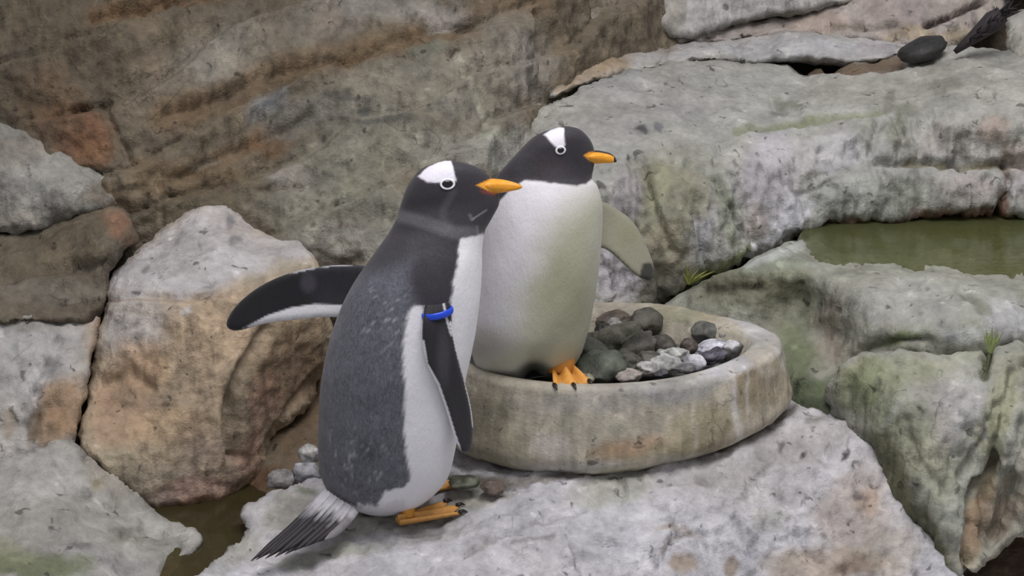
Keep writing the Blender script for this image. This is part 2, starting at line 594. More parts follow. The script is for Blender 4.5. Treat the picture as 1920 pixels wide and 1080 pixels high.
wall = patch('wall_back', [(-660, -300), (700, -320), (1600, -320), (2630, -300), (2640, 200), (2620, 640), (1500, 660), (900, 640), (300, 640), (-660, 640)],
             [(-660, -300, .95), (0, 0, .86), (0, 300, .66), (0, 500, .62), (-660, 300, .58), (-660, 640, .5), (300, 0, .92), (300, 200, .72), (300, 330, .66), (300, 480, .6),
              (600, -300, 1.35), (600, 0, 1.06), (600, 130, .92), (600, 250, .82), (600, 400, .66), (600, 500, .6), (700, 600, .58), (800, 480, .58), (820, 330, .74), (900, 270, .84), (900, 100, 1.02),
              (1000, 0, 1.2), (1000, 200, 1.04), (1000, 300, .92), (1100, 500, .82), (1500, 0, 1.9), (1500, 300, 1.5), (1500, 640, 1.2), (2000, 0, 1.9), (2000, 300, 1.5), (2630, 640, 1.2), (1000, -300, 1.5), (2630, -300, 2.1), (300, 640, .55)],
             CLIFF, cliff_blobs, M_CLIFF, step=6, jit=0, rpx=0, amp=(0.03, 0.02, 0.005), back=0.3, seed=3, mott=0.75, shrink=0.0,
             strata=(-22, 118, 0.022),
             grooves=[([(310, 222), (420, 188), (520, 143), (640, 113), (780, 78), (900, 43), (1010, 12)], 14, 0.022),
                      ([(180, 40), (300, 14), (420, -6)], 9, 0.03), ([(340, 335), (430, 292), (520, 252), (580, 228)], 10, 0.018),
                      ([(480, 363), (530, 352), (565, 340)], 4, 0.015), ([(1015, 20), (1020, 90), (1018, 140)], 8, 0.03),
                      ([(190, 200), (215, 250), (240, 300)], 8, .02), ([(130, 205), (200, 195)], 8, .02), ([(850, 100), (852, 106)], 6, .03)])
tag(wall, 'brown and grey artificial rock cliff rising behind the two penguins', kind='structure')

floor_blobs = [('e', 400, 960, 160, 70, 0, (104, 84, 54), 0.8), ('e', 400, 1040, 90, 60, -30, (108, 108, 62), 0.7), ('e', 320, 1090, 60, 40, 0, DBROWN, .8),
               ('e', 570, 790, 70, 90, 0, (104, 82, 56), 0.8), ('e', 1800, 460, 300, 70, 0, (128, 130, 86), 0.9), ('e', 1600, 440, 130, 30, 0, (112, 72, 44), 0.8),
               ('e', 1880, 1060, 160, 60, -20, (96, 74, 58), .9), ('e', 500, 900, 60, 20, -20, (96, 64, 34), .8)]
floor = patch('floor', [(-660, 600), (300, 560), (900, 520), (1250, 420), (1500, 385), (2640, 370), (2640, 1330), (-660, 1330)],
              [(-660, 600, .55), (0, 700, .4), (300, 700, .45), (560, 700, .56), (560, 850, .33), (480, 920, .25), (400, 960, .2), (300, 985, .16), (330, 1080, -.06), (380, 1300, -.32),
               (-660, 1300, -.4), (0, 1000, 0.05), (850, 760, .55), (850, 950, .12), (1000, 1100, .1), (1000, 1300, -.1), (1300, 800, .5), (1300, 560, .85), (1500, 420, 1.02), (1500, 500, .78), (1700, 405, 1.02),
               (1700, 470, .79), (1700, 530, .6), (2630, 400, 1.02), (2630, 520, .65), (1700, 700, .5), (1900, 700, .5), (1700, 900, .35), (1900, 1000, .3), (1900, 1080, .2), (2630, 1300, 0), (1500, 1300, 0), (2630, 800, .5)],
              (104, 92, 70), floor_blobs, M_ROCK, step=9, jit=0, rpx=0, amp=(.008, .006, .003), back=.3, seed=5, shrink=0)
tag(floor, 'brown wet rock bed under the boulders and pools', kind='structure')


# ------------------------------------------------------------------ rocks
def rock(label, *a, **k):
    o = patch('rock', *a, **k)
    # origin at the base
    V = np.array([v.co[:] for v in o.data.vertices])
    c = np.array([V[:, 0].mean(), V[:, 1].mean(), V[:, 2].min()])
    o.data.transform(Matrix.Translation(-c))
    o.location = c
    tag(o, label, 'rock')
    return o


rock('rough grey rock outcrop jutting from the cliff at the left edge',
     [(-620, 170), (0, 226), (55, 262), (105, 292), (140, 308), (190, 343), (242, 374), (205, 392), (110, 405), (60, 430), (0, 446), (-620, 480)],
     [(-620, 180, .5), (0, 240, .63), (100, 310, .63), (200, 370, .6), (0, 340, .54), (0, 440, .5), (110, 400, .54), (-620, 470, .4), (110, 350, .55)],
     (128, 126, 118), [('e', 70, 350, 90, 60, 0, (138, 137, 130), .7), ('e', 70, 355, 26, 16, 40, (94, 96, 90), .6), ('e', 20, 280, 60, 40, 20, (120, 110, 98), .6), ('e', 20, 420, 80, 30, -10, (146, 138, 128), .6), ('e', 190, 375, 50, 18, 0, (120, 108, 90), .6)],
     M_CLIFF, seed=21, rpx=16, rm=.025, amp=(.02, .014, .005), mott=.6)
rock('dark brown rock shelf with an orange stain, below the grey outcrop at left',
     [(-620, 450), (0, 438), (60, 424), (110, 400), (175, 384), (225, 390), (250, 410), (266, 446), (240, 472), (214, 500), (205, 545), (190, 600), (80, 610), (-620, 620)],
     [(-620, 450, .46), (0, 440, .54), (110, 402, .57), (220, 392, .58), (262, 440, .55), (0, 540, .36), (110, 480, .44), (200, 560, .36), (-620, 620, .3), (80, 605, .3), (230, 440, .43)],
     (100, 90, 73), [('e', 215, 415, 30, 22, 10, (138, 98, 68), .9), ('e', 160, 420, 60, 26, -10, (92, 80, 58), .7), ('e', 70, 480, 110, 45, -5, (98, 86, 64), .8), ('e', 100, 545, 130, 26, 0, (112, 106, 92), .7), ('e', 60, 430, 60, 18, -10, (104, 98, 80), .6), ('e', 245, 455, 20, 30, 0, (104, 76, 52), .6)],
     M_CLIFF, seed=23, rpx=14, rm=.025, amp=(.02, .012, .005), mott=.6,
     grooves=[([(0, 520), (110, 498), (200, 500)], 12, .02)])

boulder = rock('large boulder with orange tan face and pale grey top, left of the spread flipper',
     [(196, 548), (200, 508), (250, 470), (308, 428), (342, 394), (386, 376), (432, 384), (472, 425), (520, 450), (575, 455), (602, 490), (628, 560), (632, 650), (604, 720), (565, 772), (524, 822), (484, 908), (440, 942), (400, 950), (330, 957), (288, 967), (236, 930), (180, 880), (136, 850), (146, 780), (166, 680), (186, 590)],
     [(400, 385, .62), (310, 435, .56), (470, 430, .56), (400, 460, .44), (400, 540, .32), (300, 520, .34), (200, 530, .36), (520, 460, .5), (575, 462, .5), (560, 540, .4), (620, 600, .42),
      (300, 600, .26), (200, 620, .29), (350, 700, .24), (200, 750, .22), (430, 700, .24), (430, 640, .27), (490, 640, .3), (520, 720, .34), (600, 720, .44), (560, 780, .38), (480, 830, .28), (420, 850, .2), (350, 850, .19), (400, 945, .19), (480, 905, .27), (290, 965, .15), (250, 850, .15), (140, 850, .13)],
     (164, 145, 116),
     [('p', [(190, 556), (196, 500), (300, 430), (380, 370), (440, 380), (520, 445), (600, 455), (610, 490), (540, 510), (470, 520), (430, 545), (330, 555), (230, 552)], (170, 166, 165), .95, 16),
      ('e', 250, 610, 75, 70, 10, (166, 160, 156), .9), ('e', 300, 585, 90, 26, 0, (172, 160, 146), .6),
      ('e', 400, 620, 110, 80, 0, (174, 146, 112), .7), ('e', 350, 720, 130, 90, 0, (162, 140, 110), .7), ('e', 230, 780, 70, 60, 0, (160, 128, 96), .7), ('e', 200, 720, 40, 36, 0, (152, 116, 82), .55),
      ('e', 260, 690, 60, 50, 20, (168, 132, 94), .6), ('e', 330, 800, 90, 40, 0, (176, 146, 106), .6), ('e', 220, 870, 70, 40, 20, (160, 148, 120), .7), ('e', 300, 900, 100, 40, 10, (164, 150, 126), .7), ('e', 400, 860, 70, 60, 0, (164, 142, 122), .6),
      ('e', 380, 925, 90, 28, 0, (172, 136, 118), .75), ('e', 310, 945, 40, 25, 20, (170, 150, 138), .6), ('l', [(290, 962), (380, 940), (450, 938), (500, 895)], 12, (110, 70, 38), .7),
      ('e', 560, 600, 70, 60, 0, (166, 142, 108), .8), ('e', 560, 520, 60, 26, 0, (150, 138, 112), .7), ('e', 540, 700, 70, 90, 25, (134, 110, 80), .8), ('e', 470, 780, 36, 90, 8, (118, 104, 80), .65), ('e', 450, 730, 14, 70, 12, (96, 84, 64), .55), ('e', 480, 850, 30, 50, 0, (156, 120, 100), .7), ('e', 500, 760, 30, 60, 10, (160, 118, 96), .5),
      ('l', [(600, 560), (580, 620), (560, 680)], 8, (120, 104, 80), .6), ('l', [(510, 560), (500, 620), (480, 660)], 7, (130, 120, 100), .5), ('e', 490, 530, 20, 30, 0, (116, 108, 92), .5),
      ('e', 275, 507, 8, 8, 0, (96, 94, 98), .7), ('e', 445, 435, 12, 9, 0, (104, 102, 108), .7), ('e', 430, 408, 8, 7, 0, (110, 108, 112), .7), ('e', 375, 440, 6, 10, 0, (120, 118, 122), .6), ('e', 352, 578, 10, 8, 0, (178, 178, 176), .7), ('e', 405, 530, 10, 6, 0, (110, 106, 104), .6), ('e', 310, 520, 7, 5, 0, (106, 104, 104), .6),
      ('l', [(195, 560), (260, 556), (340, 560), (440, 556), (480, 548)], 3, (132, 106, 78), .5)],
     M_PALE, step=5, seed=25, rpx=24, rm=.04, amp=(.013, .008, .003), mott=.4, streak=.002,
     grooves=[([(500, 620), (460, 690), (436, 740), (432, 800), (440, 860)], 12, .03), ([(600, 700), (540, 780), (500, 850)], 9, .02), ([(190, 556), (260, 552), (340, 557), (440, 552)], 5, .006), ([(510, 560), (495, 630)], 9, .012), ([(200, 720), (240, 700), (280, 730)], 12, .012)])

rock('grey and tan rock block left of the long vertical crack',
     [(-620, 530), (0, 535), (100, 540), (180, 556), (197, 572), (186, 640), (164, 700), (148, 780), (132, 862), (60, 890), (-620, 920)],
     [(-620, 530, .32), (0, 545, .38), (100, 550, .38), (190, 575, .37), (0, 650, .26), (150, 680, .25), (0, 800, .13), (130, 860, .14), (60, 885, .1), (-620, 900, .05), (-620, 700, .16)],
     (160, 156, 150), [('e', 60, 660, 70, 90, 0, (166, 163, 162), .8), ('e', 30, 590, 90, 30, 0, (136, 134, 122), .7), ('e', 120, 760, 50, 60, -15, (156, 124, 84), .85), ('e', 90, 800, 40, 40, -20, (150, 118, 80), .8), ('e', 62, 800, 14, 40, 15, (104, 86, 62), .7), ('e', 10, 800, 20, 30, 0, (140, 122, 96), .6), ('e', 100, 690, 24, 34, 20, (150, 150, 150), .6), ('e', 90, 680, 14, 24, 0, (108, 106, 106), .55), ('e', 30, 670, 10, 30, 0, (116, 116, 112), .5), ('e', 168, 620, 20, 60, 10, (170, 150, 124), .6), ('e', 60, 720, 20, 24, 30, (186, 184, 184), .6), ('l', [(150, 800), (185, 600)], 7, (128, 90, 58), .6)],
     M_PALE, seed=27, rpx=10, rm=.02, amp=(.018, .012, .004), streak=.004, grooves=[([(70, 740), (60, 820)], 10, .014), ([(110, 640), (90, 700), (60, 740)], 10, .012)])
rock('grey rock slab sloping to the frame corner at bottom left, beside the brown puddle',
     [(-620, 880), (0, 850), (50, 858), (95, 842), (135, 838), (200, 886), (258, 928), (300, 968), (345, 984), (384, 1006), (378, 1026), (352, 1050), (322, 1092), (250, 1330), (-620, 1330)],
     [(-620, 900, .0), (0, 860, .1), (135, 848, .12), (200, 895, .13), (300, 968, .1), (384, 1006, .0), (352, 1050, -.06), (322, 1092, -.12), (0, 960, -.06), (200, 990, -.02), (0, 1080, -.26), (200, 1080, -.2), (250, 1320, -.45), (-620, 1320, -.5)],
     (150, 148, 142), [('e', 60, 900, 120, 50, 10, (164, 162, 158), .8), ('e', 200, 900, 60, 30, 40, (156, 150, 136), .6), ('e', 60, 1010, 170, 40, 0, (148, 146, 138), .7), ('e', 50, 1062, 140, 26, 4, (104, 112, 74), .9), ('e', 10, 1035, 60, 18, 10, (118, 122, 92), .7), ('e', 330, 1000, 60, 16, 10, (172, 170, 164), .8), ('e', 220, 1000, 30, 12, 0, (108, 108, 100), .7), ('e', 150, 1025, 18, 6, 0, (100, 100, 96), .7), ('e', 128, 975, 36, 18, 0, (126, 126, 118), .6), ('e', 310, 1050, 40, 22, -30, (142, 144, 134), .6), ('e', 250, 1015, 60, 10, -5, (118, 116, 106), .55), ('e', 190, 915, 12, 8, 0, (140, 130, 96), .6), ('e', 235, 1070, 60, 16, 0, (128, 126, 126), .5)],
     M_PALE, seed=29, rpx=16, rm=.025, amp=(.014, .01, .004), grooves=[([(100, 880), (150, 930), (230, 960)], 10, .012), ([(230, 1010), (300, 1000)], 8, .01), ([(330, 1030), (310, 1070)], 8, .014)])

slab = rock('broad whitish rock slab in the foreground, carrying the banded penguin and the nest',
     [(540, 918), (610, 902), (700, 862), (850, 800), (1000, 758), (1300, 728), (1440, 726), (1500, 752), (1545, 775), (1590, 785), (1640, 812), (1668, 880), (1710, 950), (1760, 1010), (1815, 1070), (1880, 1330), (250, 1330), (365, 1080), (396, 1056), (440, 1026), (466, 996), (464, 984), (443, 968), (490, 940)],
     [(540, 918, .1), (443, 968, .036), (465, 995, 0), (365, 1080, -.19), (260, 1330, -.5), (700, 862, .2), (850, 800, .36), (1000, 758, .45), (1300, 728, .5), (1440, 730, .42), (850, 912, .085), (1000, 905, .085), (780, 985, -.03), (600, 1005, -.05), (1200, 880, .108), (1380, 834, .165), (1490, 772, .31), (1600, 790, .26), (1660, 880, .18),
      (700, 1080, -.21), (900, 1000, -.09), (1000, 1080, -.16), (1200, 960, 0), (1200, 1080, -.1), (1450, 900, .1), (1450, 1080, -.04), (1600, 1000, .06), (1780, 1060, .02), (700, 1320, -.5), (1200, 1320, -.3), (1700, 1320, -.2)],
     (186, 184, 188),
     [('e', 1300, 900, 300, 80, -15, (174, 170, 172), .7), ('e', 1250, 1000, 260, 80, 0, (180, 180, 186), .75), ('e', 900, 1040, 250, 50, -8, (176, 174, 178), .7), ('e', 1150, 920, 90, 40, -10, (156, 158, 136), .6), ('e', 1500, 830, 120, 40, -20, (168, 162, 162), .7), ('e', 1600, 960, 70, 90, 20, (172, 156, 142), .6), ('e', 1620, 940, 26, 30, 0, (160, 132, 106), .6),
      ('e', 1560, 1060, 120, 30, 0, (168, 148, 122), .7), ('e', 1600, 1070, 40, 20, 0, (126, 104, 82), .7), ('e', 1280, 1066, 26, 24, 0, (140, 116, 82), .7), ('e', 1370, 1060, 16, 20, 0, (130, 104, 70), .7), ('e', 1270, 1000, 50, 9, 0, (150, 128, 108), .55), ('e', 1440, 980, 40, 30, 0, (146, 146, 140), .55), ('e', 1350, 880, 60, 30, 0, (142, 138, 136), .5), ('e', 1430, 870, 20, 20, 0, (130, 128, 126), .45), ('e', 1320, 890, 18, 9, 40, (120, 116, 114), .6),
      ('e', 700, 975, 180, 22, -6, (150, 150, 136), .8), ('e', 540, 960, 70, 40, -30, (152, 150, 140), .8), ('e', 440, 1040, 60, 26, -40, (158, 156, 146), .8), ('e', 600, 1040, 120, 16, -10, (150, 154, 132), .7), ('e', 780, 1010, 120, 14, -8, (152, 150, 146), .6), ('e', 900, 935, 60, 16, -6, (150, 144, 122), .7), ('e', 890, 905, 70, 16, 0, (96, 98, 84), .8), ('e', 950, 915, 30, 8, 0, (70, 66, 58), .7), ('e', 570, 925, 24, 9, 10, (96, 110, 70), .7),  # dark patches by the nest's left foot: its shadow, painted in
      ('e', 900, 1030, 40, 14, -20, (134, 132, 130), .55), ('l', [(960, 1020), (1000, 1008), (1040, 1000)], 4, (118, 116, 114), .6), ('l', [(1060, 1000), (1080, 1040), (1085, 1080)], 3, (110, 108, 106), .6), ('l', [(1240, 1040), (1260, 1010), (1300, 1000)], 4, (140, 126, 116), .6), ('l', [(870, 1050), (930, 1010), (1010, 975), (1100, 960)], 3, (124, 120, 116), .5), ('e', 1110, 1050, 40, 9, 0, (140, 140, 142), .5),
      ('e', 1581, 855, 6, 9, 20, DARK, .9), ('e', 1497, 850, 5, 7, 20, DARK, .9), ('e', 1460, 845, 4, 9, 0, (90, 86, 82), .8), ('e', 1600, 930, 8, 8, 0, (96, 88, 92), .7), ('e', 1725, 1072, 8, 9, 0, DARK, .7), ('e', 1665, 1030, 6, 4, 0, (96, 92, 88), .7), ('e', 1550, 1012, 6, 8, 0, (100, 98, 96), .7), ('e', 1255, 910, 5, 4, 0, DARK, .6), ('e', 1660, 1040, 60, 60, 30, (170, 158, 140), .6), ('e', 1530, 785, 30, 8, -10, (116, 110, 98), .6),
      ('l', [(840, 900), (1000, 902), (1200, 876), (1390, 826), (1490, 768)], 9, (104, 92, 76), .75)],  # contact shadow along the foot of the nest, painted into the slab
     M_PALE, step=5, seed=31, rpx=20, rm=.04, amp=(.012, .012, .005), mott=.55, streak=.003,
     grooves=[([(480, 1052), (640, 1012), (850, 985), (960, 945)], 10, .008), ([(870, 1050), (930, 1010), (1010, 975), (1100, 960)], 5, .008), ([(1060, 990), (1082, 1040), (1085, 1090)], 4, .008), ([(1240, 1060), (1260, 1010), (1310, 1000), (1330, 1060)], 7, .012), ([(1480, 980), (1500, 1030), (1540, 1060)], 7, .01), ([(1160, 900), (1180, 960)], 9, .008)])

rock('long grey rock shelf with drip-streaked front, behind the nest and above the pool',
     [(955, 262), (985, 215), (1025, 188), (1100, 150), (1200, 124), (1300, 114), (1400, 116), (1480, 124), (1530, 120), (1600, 118), (1680, 108), (1750, 98), (1830, 94), (1900, 106), (2640, 130), (2640, 415), (1920, 402), (1800, 404), (1650, 414), (1560, 428), (1495, 440), (1450, 468), (1400, 492), (1330, 512), (1290, 534), (1240, 566), (1200, 600), (1100, 620), (1000, 600), (900, 560), (870, 480), (885, 380)],
     [(960, 265, 1.0), (885, 380, .9), (930, 330, .92), (1025, 190, 1.06), (1100, 150, 1.15), (1200, 124, 1.27), (1300, 117, 1.36), (1500, 130, 1.36), (1700, 120, 1.3), (1900, 105, 1.3), (2640, 130, 1.2), (1000, 300, .85), (1150, 285, .82), (1300, 265, .9), (1450, 240, .96), (1600, 230, .98), (1800, 222, .97), (1920, 215, .96), (2640, 230, .9),
      (880, 480, .8), (1000, 580, .68), (1150, 580, .62), (1240, 556, .66), (1350, 498, .74), (1480, 444, .82), (1600, 422, .88), (1800, 406, .9), (1920, 402, .9), (2640, 410, .85), (1150, 420, .7), (1190, 330, .76), (1250, 340, .74), (1280, 430, .68), (1350, 400, .76), (1420, 320, .85), (1500, 340, .86), (1600, 300, .93), (1600, 330, .89), (1800, 300, .96), (1800, 335, .9), (1920, 300, .95), (1920, 340, .9), (1700, 380, .89)],
     (154, 154, 146),
     [('e', 1250, 180, 220, 55, -4, (152, 151, 147), .8), ('e', 1400, 160, 150, 35, 5, (148, 149, 142), .7), ('e', 1700, 170, 180, 40, 0, (150, 150, 140), .7), ('e', 1100, 260, 100, 40, 0, (150, 149, 144), .7), ('e', 1450, 330, 60, 100, 0, (166, 163, 168), .85), ('e', 1560, 280, 90, 40, 0, (164, 162, 164), .75), ('e', 1480, 420, 26, 60, 25, (184, 184, 190), .8), ('e', 1490, 400, 60, 14, -48, (188, 188, 192), .7), ('e', 1440, 462, 60, 14, -35, (172, 174, 174), .7), ('e', 1600, 380, 80, 50, 0, (156, 158, 148), .7),
      ('e', 1250, 390, 90, 100, 15, (128, 126, 100), .85), ('e', 1230, 350, 36, 40, 0, (128, 126, 96), .6), ('e', 1245, 370, 16, 60, 8, (164, 165, 130), .4), ('e', 1180, 370, 34, 50, -10, (150, 144, 146), .8), ('e', 1150, 500, 60, 70, 0, (160, 156, 164), .75), ('e', 1330, 440, 24, 60, 10, (158, 158, 160), .75), ('e', 1260, 470, 50, 50, 0, (140, 132, 104), .7), ('e', 1230, 540, 60, 30, -30, (84, 82, 62), .8), ('e', 1370, 400, 20, 90, -16, (140, 146, 124), .7), ('e', 1420, 420, 20, 40, 0, (158, 138, 130), .45),
      ('l', [(1522, 382), (1492, 420), (1452, 452), (1402, 482)], 11, (206, 206, 210), .85), ('l', [(1495, 440), (1560, 428), (1640, 416), (1760, 406), (1900, 402)], 11, (92, 62, 42), .9), ('l', [(1320, 520), (1360, 492), (1410, 470)], 9, (152, 160, 100), .75), ('l', [(1260, 560), (1300, 530), (1330, 500)], 12, (120, 126, 74), .6),
      ('l', [(1380, 245), (1450, 232), (1550, 215), (1660, 205)], 7, (126, 132, 100), .8), ('e', 1500, 225, 60, 8, -4, (120, 128, 90), .6), ('e', 1470, 190, 40, 9, 22, (104, 106, 92), .7), ('e', 1455, 202, 18, 8, 0, (104, 104, 98), .6),
      ('e', 1690, 200, 36, 12, 5, (126, 128, 112), .7), ('e', 1760, 165, 30, 14, 0, (110, 112, 98), .7), ('e', 1668, 175, 10, 10, 0, (110, 110, 100), .7), ('e', 1848, 175, 6, 8, 0, (84, 84, 80), .8), ('e', 1850, 170, 50, 8, 0, (176, 174, 166), .6),
      ('l', [(1500, 118), (1560, 128), (1620, 122), (1690, 112)], 10, (102, 80, 52), .9), ('e', 1550, 128, 26, 9, 0, (84, 84, 58), .8),
      ('e', 1690, 240, 18, 50, 8, (120, 124, 104), .6), ('e', 1640, 250, 12, 40, 8, (130, 134, 120), .6), ('e', 1710, 280, 10, 40, 0, (116, 120, 100), .55), ('e', 1800, 260, 100, 36, 0, (158, 150, 142), .7), ('e', 1860, 240, 40, 30, 0, (168, 148, 134), .7), ('e', 1900, 290, 30, 40, 0, (172, 150, 136), .6),
      ('l', [(1700, 306), (1780, 308), (1890, 306)], 7, (124, 114, 80), .8), ('e', 1830, 350, 70, 30, 0, (166, 156, 152), .7), ('e', 1800, 395, 110, 14, -4, (134, 96, 72), .7), ('e', 1640, 420, 120, 10, -6, (112, 70, 44), .8), ('e', 1885, 370, 10, 36, 8, (110, 72, 46), .8), ('e', 1700, 360, 50, 30, 0, (150, 156, 136), .6), ('e', 1910, 350, 20, 40, 0, (172, 166, 164), .8),
      ('e', 1193, 247, 10, 6, 50, (70, 74, 76), .9), ('e', 1220, 246, 8, 10, 0, (96, 98, 108), .8), ('e', 1238, 150, 5, 5, 0, DARK, .8), ('e', 1263, 152, 4, 4, 0, (84, 84, 84), .7), ('e', 1220, 200, 4, 3, 0, DARK, .8), ('e', 1376, 308, 6, 6, 0, (96, 94, 96), .7), ('e', 1498, 365, 7, 5, 0, (96, 98, 104), .7), ('e', 1570, 345, 4, 5, 0, DARK, .8), ('e', 1022, 188, 6, 6, 0, DARK, .9),
      ('e', 1255, 300, 14, 7, 50, (96, 94, 86), .7), ('e', 1290, 300, 60, 14, 10, (150, 152, 138), .6), ('l', [(1290, 300), (1340, 330), (1370, 380), (1390, 440)], 6, (126, 130, 112), .6), ('e', 1160, 375, 10, 10, 0, (110, 108, 112), .7)],
     M_ROCK, step=5, seed=33, rpx=26, rm=.05, amp=(.012, .008, .004), streak=.013, mott=.5,
     grooves=[([(1640, 305), (1720, 306), (1800, 308), (1895, 306)], 7, .03), ([(1894, 320), (1888, 370), (1870, 400)], 6, .04), ([(1890, 300), (1930, 310)], 6, .03), ([(1290, 300), (1345, 335), (1372, 390), (1395, 450)], 7, .024), ([(1340, 300), (1385, 350), (1405, 420), (1415, 460)], 6, .016), ([(1200, 300), (1215, 350), (1235, 420), (1260, 470)], 9, .02), ([(1300, 380), (1310, 440), (1320, 490)], 6, .014), ([(1380, 245), (1450, 233), (1550, 216), (1660, 206)], 7, .012), ([(1450, 185), (1500, 205)], 6, .012), ([(1500, 122), (1600, 128), (1690, 114)], 9, .025), ([(1650, 225), (1640, 260), (1630, 295)], 7, .02), ([(1680, 225), (1700, 260), (1690, 300)], 8, .022), ([(1715, 230), (1725, 290)], 6, .014), ([(1530, 330), (1600, 320), (1500, 368)], 5, .008), ([(1185, 300), (1195, 380), (1180, 420)], 8, .014), ([(1020, 188), (1060, 170), (1085, 150)], 4, .03), ([(1740, 215), (1750, 290)], 6, .012)])

rock('light grey rounded rock stratum along the shelf back, left of dark oval stone',
     [(1022, 186), (1045, 150), (1110, 105), (1160, 88), (1300, 78), (1450, 62), (1600, 64), (1700, 72), (1760, 100), (1700, 108), (1600, 120), (1500, 118), (1400, 120), (1300, 122), (1200, 132), (1100, 158), (1050, 184)],
     [(1030, 180, 1.05), (1110, 105, 1.3), (1300, 78, 1.5), (1450, 64, 1.52), (1600, 66, 1.52), (1750, 95, 1.48), (1500, 130, 1.36), (1300, 120, 1.36), (1100, 155, 1.13), (1300, 98, 1.38), (1500, 100, 1.39), (1650, 110, 1.36)],
     (164, 162, 158), [('e', 1110, 130, 80, 30, -25, (150, 128, 98), .8), ('e', 1150, 120, 40, 16, 0, (142, 120, 86), .6), ('e', 1060, 160, 30, 20, 0, (146, 126, 94), .7), ('e', 1350, 85, 90, 14, -3, (176, 174, 172), .7), ('e', 1500, 95, 130, 22, 0, (166, 166, 166), .8), ('e', 1650, 95, 60, 24, 0, (160, 152, 154), .7), ('e', 1300, 110, 100, 10, 0, (140, 138, 124), .7), ('e', 1210, 80, 60, 8, 0, (156, 138, 122), .6), ('e', 1480, 105, 26, 8, 30, (180, 182, 176), .6)],
     M_ROCK, step=5, seed=35, rpx=26, rm=.07, amp=(.012, .008, .003), grooves=[([(1110, 108), (1060, 150)], 5, .02), ([(1250, 80), (1240, 118)], 6, .01), ([(1380, 80), (1390, 115)], 7, .01)])
rock('brown and tan rock buttress at top centre, above the rear penguin',
     [(1012, -300), (1016, 60), (1016, 150), (1030, 170), (1060, 140), (1110, 102), (1180, 84), (1250, 62), (1246, 0), (1240, -300)],
     [(1012, -300, 1.6), (1020, 0, 1.35), (1020, 150, 1.14), (1060, 130, 1.18), (1130, 90, 1.34), (1240, 60, 1.5), (1130, 0, 1.4), (1240, -300, 1.75)],
     (138, 126, 106), [('e', 1045, 20, 24, 60, 5, (126, 78, 52), .85), ('e', 1060, 90, 26, 60, 15, (116, 96, 68), .8), ('e', 1120, 50, 50, 40, 0, (142, 134, 118), .7), ('e', 1200, 55, 40, 30, 0, (134, 126, 114), .7), ('e', 1100, 15, 60, 14, 0, (120, 104, 78), .6), ('e', 1170, 10, 30, 20, 0, (116, 106, 86), .6), ('e', 1030, 130, 16, 30, 0, (112, 94, 70), .7)],
     M_CLIFF, seed=37, rpx=16, rm=.05, amp=(.016, .012, .004))
rock('pale grey rock layer at the top of the cliff, right of brown buttress',
     [(1236, -300), (1240, 0), (1232, 62), (1300, 70), (1380, 50), (1480, 28), (1580, 8), (1720, -10), (1900, -30), (2640, -40), (2640, -300)],
     [(1240, -300, 1.8), (1240, 60, 1.5), (1380, 48, 1.55), (1580, 8, 1.62), (1900, -30, 1.68), (1400, 0, 1.57), (2640, -300, 2), (2640, -40, 1.7)],
     (156, 153, 148), [('e', 1320, 25, 90, 30, 0, (160, 158, 158), .8), ('e', 1480, 5, 60, 20, 0, (164, 162, 160), .7), ('e', 1260, 30, 20, 50, 0, (140, 136, 124), .7), ('l', [(1300, 66), (1400, 44), (1500, 22)], 7, (112, 108, 90), .7)],
     M_ROCK, step=5, seed=39, rpx=14, rm=.05, amp=(.014, .01, .004))
rock('pinkish grey rock stratum at top right, above the dark oval stone',
     [(1226, 84), (1240, 62), (1380, 44), (1480, 24), (1580, 4), (1720, -14), (1860, -30), (1900, 0), (1870, 50), (1800, 92), (1750, 108), (1700, 92), (1600, 74), (1450, 72), (1300, 86)],
     [(1235, 80, 1.52), (1380, 46, 1.6), (1580, 6, 1.66), (1860, -25, 1.7), (1860, 50, 1.6), (1750, 106, 1.5), (1600, 74, 1.54), (1400, 70, 1.55), (1650, 40, 1.55), (1800, 30, 1.56)],
     (156, 146, 138), [('e', 1600, 20, 120, 14, -4, (158, 148, 142), .7), ('e', 1680, 40, 70, 26, 0, (152, 138, 132), .8), ('e', 1500, 50, 120, 14, -5, (158, 140, 126), .7), ('e', 1720, 66, 70, 12, 0, (158, 140, 110), .8), ('e', 1800, 60, 40, 20, -30, (142, 130, 98), .7), ('e', 1640, 20, 40, 16, 0, (136, 120, 114), .5), ('e', 1820, 30, 40, 26, 0, (152, 144, 138), .7), ('l', [(1560, 50), (1640, 54), (1680, 46)], 4, (112, 106, 88), .7), ('l', [(1742, 44), (1775, 32), (1808, 20), (1852, 0)], 5, (66, 52, 48), .9)],
     M_ROCK, step=5, seed=41, rpx=14, rm=.05, amp=(.012, .01, .004), grooves=[([(1540, 56), (1620, 56), (1680, 48)], 5, .014), ([(1740, 45), (1775, 32), (1808, 20), (1852, 0)], 5, .04), ([(1330, 70), (1480, 46)], 5, .012)])
rock('pale grey upright rock at the right edge of the photo, beside the dark bristly tuft',
     [(1880, 70), (1890, 30), (1930, 10), (2640, -20), (2640, 180), (1960, 150), (1916, 134), (1892, 112)],
     [(1885, 70, 1.4), (1930, 15, 1.44), (2640, 0, 1.4), (2640, 170, 1.22), (1916, 130, 1.26), (1920, 70, 1.32)],
     (168, 165, 156), [('e', 1905, 80, 20, 40, 10, (176, 172, 162), .7), ('e', 1915, 128, 14, 8, 0, (96, 94, 90), .6)], M_ROCK, step=5, seed=43, rpx=14, rm=.05, amp=(.008, .008, .003))

def zc(px, py, z):
    return (px, py, float(atz(np.array([px * 1.0]), np.array([py * 1.0]), np.array([z]))[0][1]))


